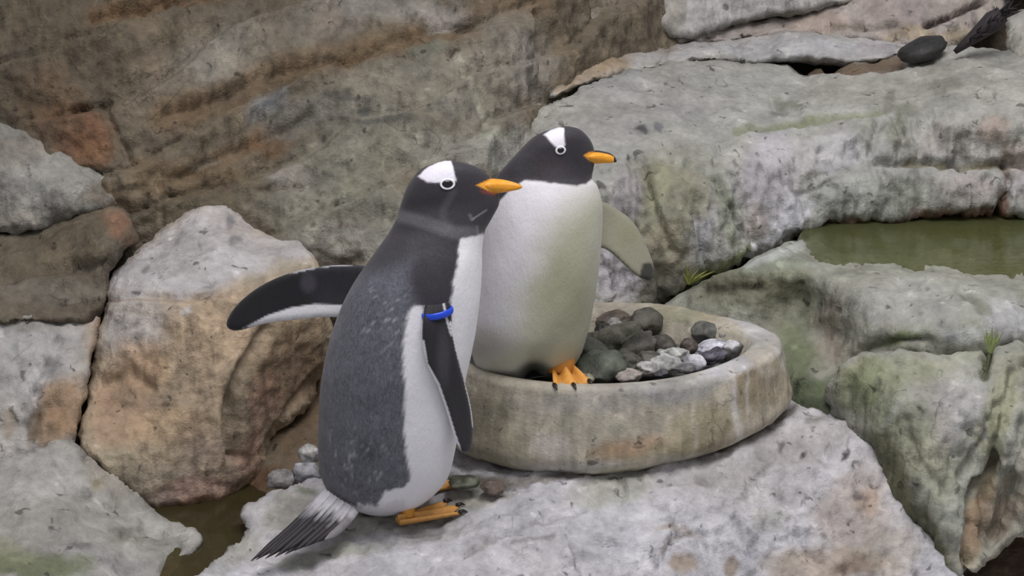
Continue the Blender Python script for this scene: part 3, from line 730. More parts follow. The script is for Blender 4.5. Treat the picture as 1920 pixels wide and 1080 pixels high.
rock('grey green flat rock ledge between the green pool and the nest',
     [(1180, 640), (1230, 580), (1290, 545), (1350, 515), (1420, 482), (1470, 452), (1560, 452), (1680, 445), (1920, 455), (2640, 460), (2640, 700), (1920, 690), (1760, 690), (1680, 720), (1640, 780), (1600, 815), (1520, 800), (1440, 770), (1300, 720)],
     [(1190, 635, .55), (1250, 570, .66), zc(1350, 515, .262), zc(1440, 482, .312), zc(1480, 458, .314), zc(1500, 476, .309), zc(1560, 452, .24), zc(1680, 445, .235), zc(1920, 455, .235), zc(2640, 460, .23), zc(1540, 492, .303), zc(1600, 506, .303), zc(1680, 497, .303), zc(1740, 500, .303), zc(1800, 513, .303), zc(1870, 521, .303), zc(1920, 522, .303), zc(2640, 530, .303), zc(1700, 480, .27), zc(1850, 490, .26),
      zc(1700, 540, .302), zc(1700, 580, .285), zc(1900, 560, .302), zc(1900, 610, .28), zc(1700, 640, .25), zc(1620, 640, .215), zc(1900, 640, .25), (1920, 690, .3), (2640, 700, .26), (1500, 560, .57), (1560, 640, .46), (1500, 700, .4), (1560, 770, .32), (1600, 810, .3), (1440, 760, .42), (1300, 700, .5), (1700, 700, .33)],
     (142, 143, 128),
     [('e', 1400, 530, 120, 50, -10, (118, 120, 92), .8), ('e', 1450, 500, 70, 16, -5, (140, 148, 128), .7), ('l', [(1500, 462), (1450, 478), (1400, 498)], 9, (178, 182, 176), .7), ('e', 1360, 540, 60, 20, -10, (100, 98, 76), .7), ('e', 1480, 590, 60, 60, 0, (122, 124, 98), .7), ('e', 1560, 590, 40, 30, 0, (138, 128, 112), .7), ('e', 1700, 570, 140, 50, 0, (154, 155, 148), .85), ('e', 1860, 570, 80, 40, 20, (158, 160, 150), .8), ('e', 1890, 600, 50, 40, 0, (168, 168, 170), .7), ('e', 1560, 650, 36, 46, 0, (144, 134, 120), .7), ('e', 1500, 670, 50, 70, 0, (98, 108, 74), .9), ('e', 1520, 740, 70, 46, 0, (80, 92, 60), .95), ('e', 1580, 730, 50, 40, 0, (96, 108, 70), .85), ('e', 1550, 765, 60, 14, 10, (60, 70, 48), .7), ('e', 1500, 775, 40, 12, 0, (128, 112, 94), .7), ('e', 1680, 640, 50, 13, -12, (92, 104, 58), .85), ('e', 1640, 600, 30, 8, 0, (150, 150, 146), .5),
      ('e', 1485, 535, 8, 6, 0, (70, 70, 52), .8), ('e', 1470, 520, 20, 10, 0, (160, 164, 134), .6), ('e', 1600, 660, 8, 6, 0, (70, 74, 52), .7), ('e', 1735, 550, 6, 6, 0, (96, 98, 92), .7), ('e', 1700, 560, 14, 5, 30, (184, 186, 176), .6), ('e', 1722, 595, 5, 5, 0, (104, 104, 100), .7), ('e', 1835, 570, 40, 9, 38, (112, 114, 98), .7), ('e', 1600, 515, 60, 10, 0, (122, 124, 110), .6), ('e', 1820, 630, 60, 14, 0, (172, 174, 172), .6)],
     M_ROCK, step=5, seed=45, rpx=10, rm=.015, amp=(.005, .006, .003), grooves=[([(1320, 545), (1420, 545)], 12, .012), ([(1620, 660), (1680, 640), (1740, 640)], 9, .02), ([(1800, 540), (1870, 600)], 9, .01)])

rock('big grey green boulder with draped folds at lower right of the photo',
     [(1562, 704), (1590, 674), (1640, 656), (1700, 640), (1770, 648), (1850, 656), (1920, 640), (2640, 620), (2640, 900), (1980, 985), (1920, 1006), (1862, 1044), (1820, 1085), (1790, 1085), (1742, 1016), (1692, 955), (1656, 895), (1628, 835), (1604, 796), (1572, 764), (1550, 730)],
     [(1560, 705, .31), (1640, 658, .28), (1770, 648, .25), (1920, 640, .24), (2640, 620, .26), (1640, 730, .21), (1700, 760, .15), (1800, 720, .17), (1900, 740, .16), (1600, 790, .25), (1660, 890, .17), (1700, 880, .11), (1742, 1010, .08), (1760, 940, .06), (1800, 1080, .0), (1800, 1000, .02), (1800, 850, .1), (1850, 900, .13), (1850, 1000, .1), (1920, 860, .08), (1920, 1000, .04), (2640, 900, 0), (2000, 750, .2)],
     (148, 149, 136),
     [('e', 1720, 740, 110, 70, 0, (156, 157, 146), .8), ('e', 1830, 700, 100, 50, 0, (150, 152, 130), .7), ('e', 1800, 760, 60, 80, 20, (164, 163, 162), .75), ('e', 1760, 820, 30, 60, 0, (160, 154, 146), .6), ('e', 1700, 840, 60, 90, 20, (132, 136, 108), .75), ('p', [(1616, 806), (1655, 800), (1690, 850), (1730, 930), (1770, 985), (1800, 1060), (1790, 1090), (1740, 1020), (1690, 955), (1650, 890)], (92, 94, 66), .95, 14), ('e', 1770, 900, 30, 70, -10, (146, 150, 126), .7), ('e', 1790, 950, 26, 60, 0, (156, 160, 148), .7),
      ('e', 1890, 760, 30, 110, 20, (148, 150, 116), .7), ('e', 1870, 840, 26, 80, 20, (120, 122, 84), .5), ('p', [(1818, 1080), (1816, 960), (1830, 905), (1856, 880), (1866, 910), (1850, 1000), (1830, 1075)], (140, 124, 94), .9, 9), ('e', 1840, 980, 22, 60, 10, (146, 118, 90), .6), ('e', 1890, 960, 40, 50, 20, (150, 132, 110), .75), ('e', 1910, 900, 20, 60, 15, (156, 152, 136), .7), ('l', [(1820, 1070), (1860, 1044), (1920, 1006)], 8, (168, 156, 138), .7),
      ('e', 1700, 700, 60, 30, 0, (150, 154, 122), .7), ('e', 1620, 700, 50, 26, -20, (140, 146, 104), .8), ('e', 1650, 740, 50, 60, 0, (124, 132, 96), .7), ('e', 1600, 740, 40, 30, 0, (110, 120, 80), .7), ('e', 1725, 770, 7, 5, 20, DARK, .8), ('e', 1782, 858, 6, 7, 0, (100, 96, 98), .7), ('e', 1780, 720, 16, 5, -40, (190, 190, 184), .7), ('e', 1860, 810, 6, 30, 0, (178, 178, 172), .6), ('l', [(1856, 640), (1850, 680), (1848, 705)], 6, (96, 104, 62), .8), ('e', 1830, 668, 8, 4, 0, (90, 92, 84), .6), ('e', 1680, 770, 30, 10, -30, (172, 176, 164), .5), ('e', 1890, 680, 40, 24, 0, (148, 148, 128), .6)],
     M_ROCK, step=5, seed=47, rpx=20, rm=.035, amp=(.014, .012, .004), streak=.008,
     grooves=[([(1818, 1090), (1815, 1000), (1814, 950), (1832, 900), (1866, 866)], 7, .04), ([(1870, 760), (1840, 830), (1800, 900)], 9, .018), ([(1900, 700), (1880, 800), (1850, 900), (1840, 1000)], 8, .016), ([(1760, 760), (1780, 860), (1770, 930)], 8, .012), ([(1920, 790), (1890, 900), (1860, 1010)], 8, .02), ([(1856, 640), (1850, 700)], 6, .02), ([(1700, 790), (1720, 860), (1750, 900)], 10, .012), ([(1850, 640), (1780, 650), (1700, 640), (1640, 655)], 8, .01)])

# ------------------------------------------------------------------ water
def water(name, poly, z, mat, label, seed, depth=0.02):
    bd = resample(chaikin(poly, 1), 14)
    P = atz(bd[:, 0], bd[:, 1], z)
    n = len(P)
    lo = P.copy(); lo[:, 2] -= depth
    V = np.vstack([P, lo])
    F = [tuple(range(n)), tuple(range(2 * n - 1, n - 1, -1))] + [(i, i + n, (i + 1) % n + n, (i + 1) % n) for i in range(n)]
    o = mesh_obj(name, V, F, mat, smoothf=False)
    bm = bmesh.new(); bm.from_mesh(o.data); bmesh.ops.recalc_face_normals(bm, faces=bm.faces); bm.to_mesh(o.data); bm.free()
    tag(o, label, 'water')
    return o


water('pool_water', [(1490, 450), (1530, 405), (1700, 385), (1920, 380), (2640, 375), (2640, 560), (1900, 560), (1700, 548), (1560, 515), (1500, 475)], 0.296, M_POOL, 'still green water in the rock pool at right', 51)
water('puddle_water', [(250, 930), (330, 930), (450, 915), (560, 860), (620, 870), (600, 930), (480, 1010), (400, 1090), (300, 1320), (200, 1320), (300, 1080), (330, 1000)], -0.075, M_PUD, 'brown puddle in the channel between boulder and slab at lower left', 53)


# ------------------------------------------------------------------ nest bowl
NC = (0.2, 0.335); NRX, NRY = 0.374, 0.275


def nest_bottom(x):
    return 0.02 + 0.13 * np.clip(x - 0.16, 0, 1)


def build_nest():
    na = 260
    th = np.linspace(0, 2 * math.pi, na, endpoint=False)
    prof = []                                  # (inset from the outer edge, height 0..1 above bottom)
    for t in np.linspace(0, 1, 18): prof.append((0.05 * max(0, 1 - t / .3) ** 2 + 0.026 * t ** 1.6, t * 0.90))
    for t in np.linspace(0.12, 1, 8): prof.append((0.026 + 0.018 * (1 - math.cos(t * 1.57)), 0.90 + 0.10 * math.sin(t * 1.57)))
    for t in np.linspace(0.2, 1, 5): prof.append((0.044 + 0.03 * t, 1.0 - 0.01 * t))
    for t in np.linspace(0.15, 1, 7): prof.append((0.074 + 0.018 * math.sin(t * 1.57), 0.99 - 0.4 * t))
    prof = np.array(prof)
    ZT = 0.222
    V = []; pr = []
    for ins, h in prof:
        k = (1 + 0.02 * np.cos(3 * th + 1) + 0.012 * np.cos(5 * th))
        lip = np.where(ins > 0.044, 0.044 + (ins - 0.044) * (0.85 + 0.6 * np.cos(th) + 0.25 * np.sin(th)), ins)
        x = NC[0] + (NRX - lip) * k * np.cos(th)
        y = NC[1] + (NRY - lip) * k * np.sin(th)
        zb = nest_bottom(x)
        z = zb + (ZT + 0.006 * np.cos(2 * th + .5) - zb) * h
        V.append(np.stack([x, y, z], 1)); pr.append(np.full(na, h))
    V = np.vstack(V)
    m = len(prof)
    F = []
    for i in range(m - 1):
        for j in range(na):
            k = (j + 1) % na
            F.append((i * na + j, i * na + k, (i + 1) * na + k, (i + 1) * na + j))
    F.append(tuple(range(na))[::-1])
    c = np.array([NC[0], NC[1], 0.1])
    out = V - c; out /= np.linalg.norm(out, axis=1)[:, None]
    V = V + out * (0.008 * fbm(V * 9, 4, 3) + 0.003 * fbm(V * 40, 3, 8))[:, None]
    px, py = pix(V)
    bl = [('e', 1000, 800, 120, 60, 0, (158, 152, 132), .6), ('e', 900, 790, 60, 80, 0, (136, 128, 104), .8), ('e', 1120, 745, 130, 26, -4, (160, 154, 144), .7), ('e', 1280, 720, 110, 26, -8, (150, 150, 146), .8), ('e', 1040, 840, 40, 26, 0, (188, 178, 168), .8), ('e', 1060, 880, 90, 14, -4, (184, 180, 172), .8), ('e', 1190, 830, 70, 22, -6, (172, 136, 100), .75), ('e', 1150, 850, 60, 18, 0, (152, 124, 84), .6), ('e', 1320, 800, 70, 50, -20, (150, 138, 100), .7), ('e', 1400, 730, 40, 60, 0, (130, 114, 82), .75), ('e', 1450, 720, 34, 60, 0, (154, 140, 112), .7), ('e', 1260, 840, 100, 20, -12, (146, 134, 98), .7), ('e', 950, 850, 60, 40, 0, (146, 138, 112), .7),
          ('e', 1410, 610, 60, 26, 20, (176, 174, 172), .9), ('e', 1440, 650, 50, 26, 0, (166, 162, 156), .7), ('e', 1360, 690, 60, 18, -8, (174, 174, 180), .85), ('l', [(1370, 690), (1378, 760), (1388, 830)], 7, (190, 186, 178), .8), ('l', [(1400, 700), (1404, 770)], 4, (186, 182, 172), .6), ('e', 1440, 690, 20, 30, 0, (176, 168, 150), .7), ('e', 1290, 590, 50, 24, 0, (140, 140, 112), .8), ('e', 1230, 580, 40, 20, 0, (138, 132, 104), .7), ('e', 1320, 600, 24, 20, 0, (152, 140, 108), .5), ('l', [(1395, 662), (1430, 640), (1462, 660), (1475, 700)], 3, (184, 182, 170), .7), ('e', 1150, 575, 50, 16, 0, (148, 138, 120), .8), ('l', [(1300, 760), (1306, 850)], 4, (184, 176, 160), .5), ('e', 1150, 790, 30, 14, 0, (120, 118, 100), .4)]
    col = paint(px, py, (170, 162, 142), bl, 61, V, .45)
    o = mesh_obj('bowl', V, F, M_NEST, None, rgba(col))
    return o


nest = empty('nest_bowl', (NC[0], NC[1], 0.04))
tag(nest, 'round cast stone nest bowl stained tan, under the pale bellied penguin', 'nest')
bowl = build_nest()
# gritty fill inside
nr, na = 26, 120
V = [(NC[0], NC[1], 0.16)]
for i in range(1, nr + 1):
    for j in range(na):
        a = 2 * math.pi * j / na
        V.append((NC[0] + (NRX - 0.06) * i / nr * math.cos(a), NC[1] + (NRY - 0.06) * i / nr * math.sin(a), 0.16))
V = np.array(V)
V[:, 2] += 0.012 * fbm(V * 14, 4, 5) + 0.02 * np.exp(-(((V[:, 0] - 0.2) / .12) ** 2 + ((V[:, 1] - .42) / .14) ** 2))
F = [(0, 1 + j, 1 + (j + 1) % na) for j in range(na)]
for i in range(nr - 1):
    for j in range(na):
        k = (j + 1) % na
        F.append((1 + i * na + j, 1 + (i + 1) * na + j, 1 + (i + 1) * na + k, 1 + i * na + k))
pxv, pyv = pix(V)
grit = mesh_obj('grit_bed', V, F, M_PEB, None, rgba(paint(pxv, pyv, (62, 60, 54), [('e', 1340, 680, 90, 40, 0, (150, 150, 152), .8), ('e', 1160, 590, 60, 14, 0, (122, 110, 94), .8), ('e', 1260, 690, 60, 20, 0, (140, 140, 138), .7)], 66, V)))
grit['kind'] = 'stuff'
grit['label'] = 'dark grit filling the bowl'
bpy.context.view_layer.update()
reparent(nest, bowl, grit)

# ------------------------------------------------------------------ pebbles and stones
def pebble_mesh(seed, base, lump=0.2, flat=0.75):
    bm = bmesh.new()
    bmesh.ops.create_icosphere(bm, subdivisions=4, radius=1.0)
    V = np.array([v.co[:] for v in bm.verts])
    d = lump * fbm(V * 1.1 + seed * 9.1, 3, seed) * 1.9 + 0.09 * fbm(V * 3.4 + seed, 3, seed + 4)
    # a few knocked-off faces
    r = np.random.default_rng(seed)
    P = V * (1 + d)[:, None]
    for _ in range(5):
        nrm = r.normal(size=3); nrm /= np.linalg.norm(nrm)
        h = P @ nrm
        lim = 0.72 + 0.15 * r.random()
        P = P - nrm * np.clip(h - lim, 0, None)[:, None] * 0.8
    P[:, 2] *= flat
    F = [[v.index for v in f.verts] for f in bm.faces]
    bm.free()
    n1 = fbm(P * 2 + seed, 4, seed + 8)
    col = lin(base)[None] * (1 + 0.95 * n1)[:, None]
    return P, F, np.clip(col, .005, .9)


NPEB = [0]


def stone(px, py, wpx, hpx, base, label, group, name='pebble', Y=None, z=None, rot=0.0, lump=0.2, cat='pebble', bandc=None):
    NPEB[0] += 1
    P, F, col = pebble_mesh(100 + NPEB[0], base, lump)
    c = at(np.array([px]), np.array([py]), np.array([Y]))[0] if Y is not None else atz(np.array([px]), np.array([py]), np.array([z]))[0]
    dep = (c - CAM) @ FWD
    big = 1.16 if cat == 'pebble' else 1.0
    rx = big * wpx / 2 * dep / FPX
    rz = big * hpx / 2 * dep / FPX
    if bandc is not None:
        w = smooth(.25, .6, P[:, 2] + .35 * fbm(P * 2.2, 3, NPEB[0]))
        col = col + (lin(bandc) - col) * w[:, None]
    e = P.copy()
    e[:, 2] /= 0.75
    # rotate in the picture plane, then scale
    ca, sa = math.cos(math.radians(rot)), math.sin(math.radians(rot))
    x = e[:, 0] * rx; zz = e[:, 2] * rz; y = e[:, 1] * (rx * .6 + rz * .4)
    Q = np.stack([x * ca + zz * sa, y, -x * sa + zz * ca], 1)
    o = mesh_obj(name, Q, F, M_PEB, None, rgba(col))
    o.location = c
    tag(o, label, cat, group)
    return o


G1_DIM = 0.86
DK = (84, 84, 76); DG = (104, 106, 96); LG = (170, 170, 172); MG = (134, 132, 128)
G1 = 'pebbles in the nest bowl'
dark_list = [  # px,py,w,h,colour,label
    (1160, 638, 84, 62, (112, 112, 98), 'big rough grey green pebble in the middle of the dark pile', 0.3),
    (1118, 692, 88, 52, (92, 98, 86), 'wide dark green pebble beside the orange foot, front of the pile', 0.3),
    (1207, 604, 56, 46, (92, 90, 80), 'round dark brown pebble at the top right of the dark pile', .2),
    (1150, 600, 60, 34, (104, 94, 84), 'brownish flat pebble at the very back of the dark pile', .2),
    (1132, 626, 34, 40, (54, 54, 50), 'small blackish pebble at the left back of the dark pile', .2),
    (1112, 656, 52, 40, (102, 104, 92), 'dull grey green pebble touching the rear penguin, mid height', .25),
    (1200, 650, 60, 46, (96, 94, 84), 'mottled dark pebble right of the big grey green one', .25),
    (1240, 648, 50, 44, (90, 86, 78), 'dark pebble at the right end of the dark pile', .2),
    (1172, 680, 60, 40, (84, 82, 72), 'dark low pebble in front of the big grey green one', .25),
    (1216, 676, 44, 28, (98, 96, 88), 'flattish dark pebble between the pile and the pale chips', .2),
    (1098, 712, 26, 20, (146, 142, 122), 'tiny tan pebble at the tip of the orange foot', .15),
    (1152, 612, 26, 30, (150, 150, 148), 'light grey pebble standing on the dark pile', .15),
    (1240, 661, 18, 12, (196, 198, 192), 'tiny white pebble on the dark pile', .12),
]
for px, py, w, h, c, lab, lump in dark_list:
    zz = 0.2 if py > 620 else 0.205
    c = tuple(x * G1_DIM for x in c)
    stone(px, py, w, h, c, lab, G1, z=zz, lump=lump, rot=random.uniform(-15, 15))
light_list = [
    (1320, 626, 46, 40, (92, 92, 86), 'round dark striped pebble at the back right of the bowl', .15, None),
    (1361, 634, 28, 24, (128, 128, 128), 'small mid grey pebble against the right rim', .15, None),
    (1372, 655, 40, 34, (84, 86, 82), 'dark pebble with a white cap at the right rim', .12, (206, 206, 210)),
    (1246, 682, 56, 34, (168, 168, 164), 'pale grey flat chip in front of the dark pile', .25, None),
    (1214, 692, 40, 26, (160, 160, 156), 'small pale chip leaning on the front rim', .2, None),
    (1268, 664, 40, 26, (166, 166, 162), 'pale grey chip behind the flat one', .2, None),
    (1178, 706, 44, 22, (146, 138, 132), 'pinkish grey chip along the front rim', .2, None),
    (1303, 680, 40, 30, (150, 150, 156), 'speckled grey pebble in the middle of the pale chips', .2, (190, 190, 196)),
    (1332, 668, 50, 26, (88, 86, 96), 'bluish dark wedge shaped stone near the right rim', .3, None),
    (1292, 652, 30, 28, (80, 72, 66), 'small brown black pebble behind the speckled grey one', .2, None),
    (1240, 700, 26, 12, (74, 72, 76), 'small black sliver on the front rim', .2, None),
    (1285, 692, 34, 14, (104, 102, 104), 'thin dark grey sliver under the speckled pebble', .2, None),
    (1335, 650, 60, 22, (172, 172, 180), 'pale lavender flat stone left of the white capped pebble', .2, None),
]
for px, py, w, h, c, lab, lump, bc in light_list:
    stone(px, py, w, h, c, lab, G1, z=0.196, lump=lump, rot=random.uniform(-12, 12), bandc=bc)
G2 = 'stones beside the boulder'
stone(525, 897, 54, 36, (136, 134, 132), 'speckled grey stone, leftmost of the three by the boulder foot', G2, name='stone', cat='stone', Y=.2, lump=.15)
stone(573, 886, 58, 46, (150, 150, 154), 'grey stone half hidden behind the banded penguin, lower right of three', G2, name='stone', cat='stone', Y=.22, lump=.15)
stone(580, 851, 42, 40, (176, 176, 172), 'white stone resting on the grey stones by the boulder', G2, name='stone', cat='stone', Y=.25, lump=.12)
stone(925, 915, 46, 26, (96, 84, 76), 'dark brown stone in the shade under the nest bowl', 'stones under the nest bowl', name='stone', cat='stone', Y=.035, lump=.15)
stone(870, 903, 60, 22, (84, 88, 74), 'dark greenish stone between banded penguin and nest bowl', 'stones under the nest bowl', name='stone', cat='stone', Y=.05, lump=.15)
ov = stone(1733, 93, 94, 46, (36, 35, 34), 'smooth black oval stone in the crevice at top right', None, name='stone', cat='stone', Y=1.3, rot=-18, lump=.1)


# ------------------------------------------------------------------ penguins
def catmull(st, sub):
    st = np.array(st, float)
    p = np.vstack([2 * st[0] - st[1], st, 2 * st[-1] - st[-2]])
    out = []
    for i in range(1, len(p) - 2):
        for k in range(sub):
            t = k / sub
            a, b, c, d = p[i - 1], p[i], p[i + 1], p[i + 2]
            out.append(0.5 * ((2 * b) + (-a + c) * t + (2 * a - 5 * b + 4 * c - d) * t * t + (-a + 3 * b - 3 * c + d) * t ** 3))
    out.append(st[-1])
    return np.array(out)


def loft(name, stations, colour, sub=9, na=150, mat=None, bumpy=0.0015, seed=1, notch=None):
    """body of rings between a left and a right outline; each ring lies along the line of depth"""
    st = catmull(stations, sub)
    th = np.linspace(0, 2 * math.pi, na, endpoint=False)
    V = []; side = []
    for Lx, Ly, Rx, Ry, Y, hb, egg in st:
        hb = max(hb, 0.002)
        L = at(np.array([Lx]), np.array([Ly]), np.array([Y]))[0]
        R = at(np.array([Rx]), np.array([Ry]), np.array([Y]))[0]
        c = (L + R) / 2; a = (R - L) / 2
        v = c - CAM; v /= np.linalg.norm(v)
        an = a / (np.linalg.norm(a) + 1e-9)
        b = v - an * (v @ an); b /= np.linalg.norm(b)
        cs, sn = np.cos(th), np.sin(th)
        w = hb * (1 - egg * cs)
        V.append(c + cs[:, None] * a - (sn * w)[:, None] * b)
        side.append(sn)
    V = np.vstack(V); side = np.concatenate(side)
    m = len(st)
    F = []
    for i in range(m - 1):
        for j in range(na):
            k = (j + 1) % na
            F.append((i * na + j, i * na + k, (i + 1) * na + k, (i + 1) * na + j))
    F.append(tuple(range(na))); F.append(tuple(range((m - 1) * na, m * na))[::-1])
    c = V.reshape(m, na, 3).mean(1).repeat(na, 0)
    o_ = V - c; o_ /= np.linalg.norm(o_, axis=1)[:, None] + 1e-9
    V = V + o_ * (bumpy * fbm(V * np.array([30, 30, 14]), 3, seed))[:, None]
    px, py = pix(V)
    if notch:
        w = np.exp(-((px - notch[0]) / notch[2]) ** 2 - ((py - notch[1]) / notch[3]) ** 2) * (side > 0)
        V = V + FWD * (notch[4] * w)[:, None]
    col, al = colour(px, py, side, V, o_)
    o = mesh_obj(name, V, F, mat or M_FEA, None, rgba(col, al))
    bm = bmesh.new(); bm.from_mesh(o.data); bmesh.ops.recalc_face_normals(bm, faces=bm.faces); bm.to_mesh(o.data); bm.free()
    return o


def blend(col, al, w, c, a):
    w = np.clip(w, 0, 1)
    col += (lin(c) - col) * w[:, None]
    al += (a - al) * w


def bvh(o):
    return BVHTree.FromPolygons([v.co[:] for v in o.data.vertices], [p.vertices[:] for p in o.data.polygons])


def hit(tree, px, py):
    d = ray(np.array([px]), np.array([py]))[0]
    loc, nrm, i, dist = tree.ray_cast(Vector(CAM), Vector(d).normalized())
    return np.array(loc), np.array(nrm)


def sheet(name, poly, ctrl, thick, colour, mat, step=4, rpx=12, sp=4, chk=2):
    """a flat limb: two faces with rounded rims"""
    bd = resample(chaikin(poly, chk), step)
    lo, hi = bd.min(0), bd.max(0)
    gx, gy = np.meshgrid(np.arange(lo[0], hi[0], step), np.arange(lo[1], hi[1], step * .87))
    gx = (gx + (np.arange(gx.shape[0]) % 2)[:, None] * step * .5).ravel(); gy = gy.ravel()
    ok = inside(gx, gy, bd); gx, gy = gx[ok], gy[ok]
    ok = seg_dist(gx, gy, np.vstack([bd, bd[:1]])) > step * .55
    pts = np.vstack([bd, np.stack([gx[ok], gy[ok]], 1)])
    nb = len(bd)
    vo, eo, fo, *_ = delaunay_2d_cdt([Vector(p) for p in pts], [(i, (i + 1) % nb) for i in range(nb)], [], 1, 1e-4)
    Q = np.array([v[:] for v in vo]); F = np.array([f[:] for f in fo if len(f) == 3])
    d = seg_dist(Q[:, 0], Q[:, 1], np.vstack([bd, bd[:1]]))
    P = at(Q[:, 0], Q[:, 1], rbf(ctrl)(Q[:, 0], Q[:, 1]))
    rd = ray(Q[:, 0], Q[:, 1]); rn = rd / np.linalg.norm(rd, axis=1)[:, None]
    h = thick / 2 * np.sqrt(np.clip(1 - np.clip(1 - d / rpx, 0, 1) ** 2, 0, 1))
    A = P - rn * h[:, None]; B = P + rn * h[:, None]
    B[:nb] = A[:nb]
    n = len(P)
    V = np.vstack([A, B])
    m = np.arange(n) + n
    m[:nb] = np.arange(nb)
    Fs = [tuple(f) for f in F] + [tuple(m[f[::-1]]) for f in F]
    cA, aA = colour(Q[:, 0], Q[:, 1], np.ones(n)); cB, aB = colour(Q[:, 0], Q[:, 1], -np.ones(n))
    o = mesh_obj(name, V, Fs, mat, None, rgba(np.vstack([cA, cB]), np.concatenate([aA, aB])))
    bm = bmesh.new(); bm.from_mesh(o.data)
    bmesh.ops.delete(bm, geom=[v for v in bm.verts if not v.link_faces], context='VERTS')
    bmesh.ops.recalc_face_normals(bm, faces=bm.faces); bm.to_mesh(o.data); bm.free()
    return o


def tube(name, pts, radii, mat, colf=None, na=14, squash=None, parent=None):
    """a tapering limb through points; squash = (direction, factor) flattens it"""
    pts = [Vector(p) for p in pts]
    V = []; F = []
    up = Vector((0, 0, 1))
    for i, p in enumerate(pts):
        t = (pts[min(i + 1, len(pts) - 1)] - pts[max(i - 1, 0)]).normalized()
        s = t.cross(up)
        s = s.normalized() if s.length > 1e-4 else Vector((1, 0, 0))
        q = s.cross(t).normalized()
        r = radii[i]
        rw, rh = (r, r) if not isinstance(r, tuple) else r
        for j in range(na):
            a = 2 * math.pi * j / na
            V.append(p + s * (math.cos(a) * rw) + q * (math.sin(a) * rh))
    m = len(pts)
    for i in range(m - 1):
        for j in range(na):
            k = (j + 1) % na
            F.append((i * na + j, i * na + k, (i + 1) * na + k, (i + 1) * na + j))
    F.append(tuple(range(na))[::-1]); F.append(tuple(range((m - 1) * na, m * na)))
    V = np.array([v[:] for v in V])
    col = None
    if colf is not None:
        col = colf(V, np.repeat(np.linspace(0, 1, m), na))
    return mesh_obj(name, V, F, mat, parent, col)


def ellipse_ring(name, c, nrm, rx, ry, tubr, mat, flat=0.5):
    """an oval rim lying on a surface"""
    n = Vector(nrm).normalized()
    x = Vector((1, 0, 0)); x = (x - n * x.dot(n)).normalized(); y = n.cross(x)
    V, F = [], []
    A, B = 40, 10
    for i in range(A):
        a = 2 * math.pi * i / A
        cc = Vector(c) + x * math.cos(a) * rx + y * math.sin(a) * ry
        r = (x * math.cos(a) / rx + y * math.sin(a) / ry).normalized()
        for j in range(B):
            b = 2 * math.pi * j / B
            V.append((cc + r * math.cos(b) * tubr + n * math.sin(b) * tubr * flat)[:])
    for i in range(A):
        for j in range(B):
            F.append((i * B + j, i * B + (j + 1) % B, ((i + 1) % A) * B + (j + 1) % B, ((i + 1) % A) * B + j))
    return mesh_obj(name, np.array(V), F, mat)


def ball(name, c, r3, mat, nrm=None, col=None):
    bm = bmesh.new()
    bmesh.ops.create_uvsphere(bm, u_segments=28, v_segments=18, radius=1)
    if nrm is not None:
        q = Vector(nrm).to_track_quat('Z', 'Y').to_matrix()
    else:
        q = Matrix.Identity(3)
    V = np.array([(q @ Vector((v.co.x * r3[0], v.co.y * r3[1], v.co.z * r3[2])))[:] for v in bm.verts]) + c
    F = [[v.index for v in f.verts] for f in bm.faces]
    bm.free()
    return mesh_obj(name, V, F, mat, None, None if col is None else rgba(np.tile(lin(col), (len(V), 1)), .05))


WHITE = (226, 226, 230); BLACK = (52, 50, 55); SLATE = (92, 93, 102)


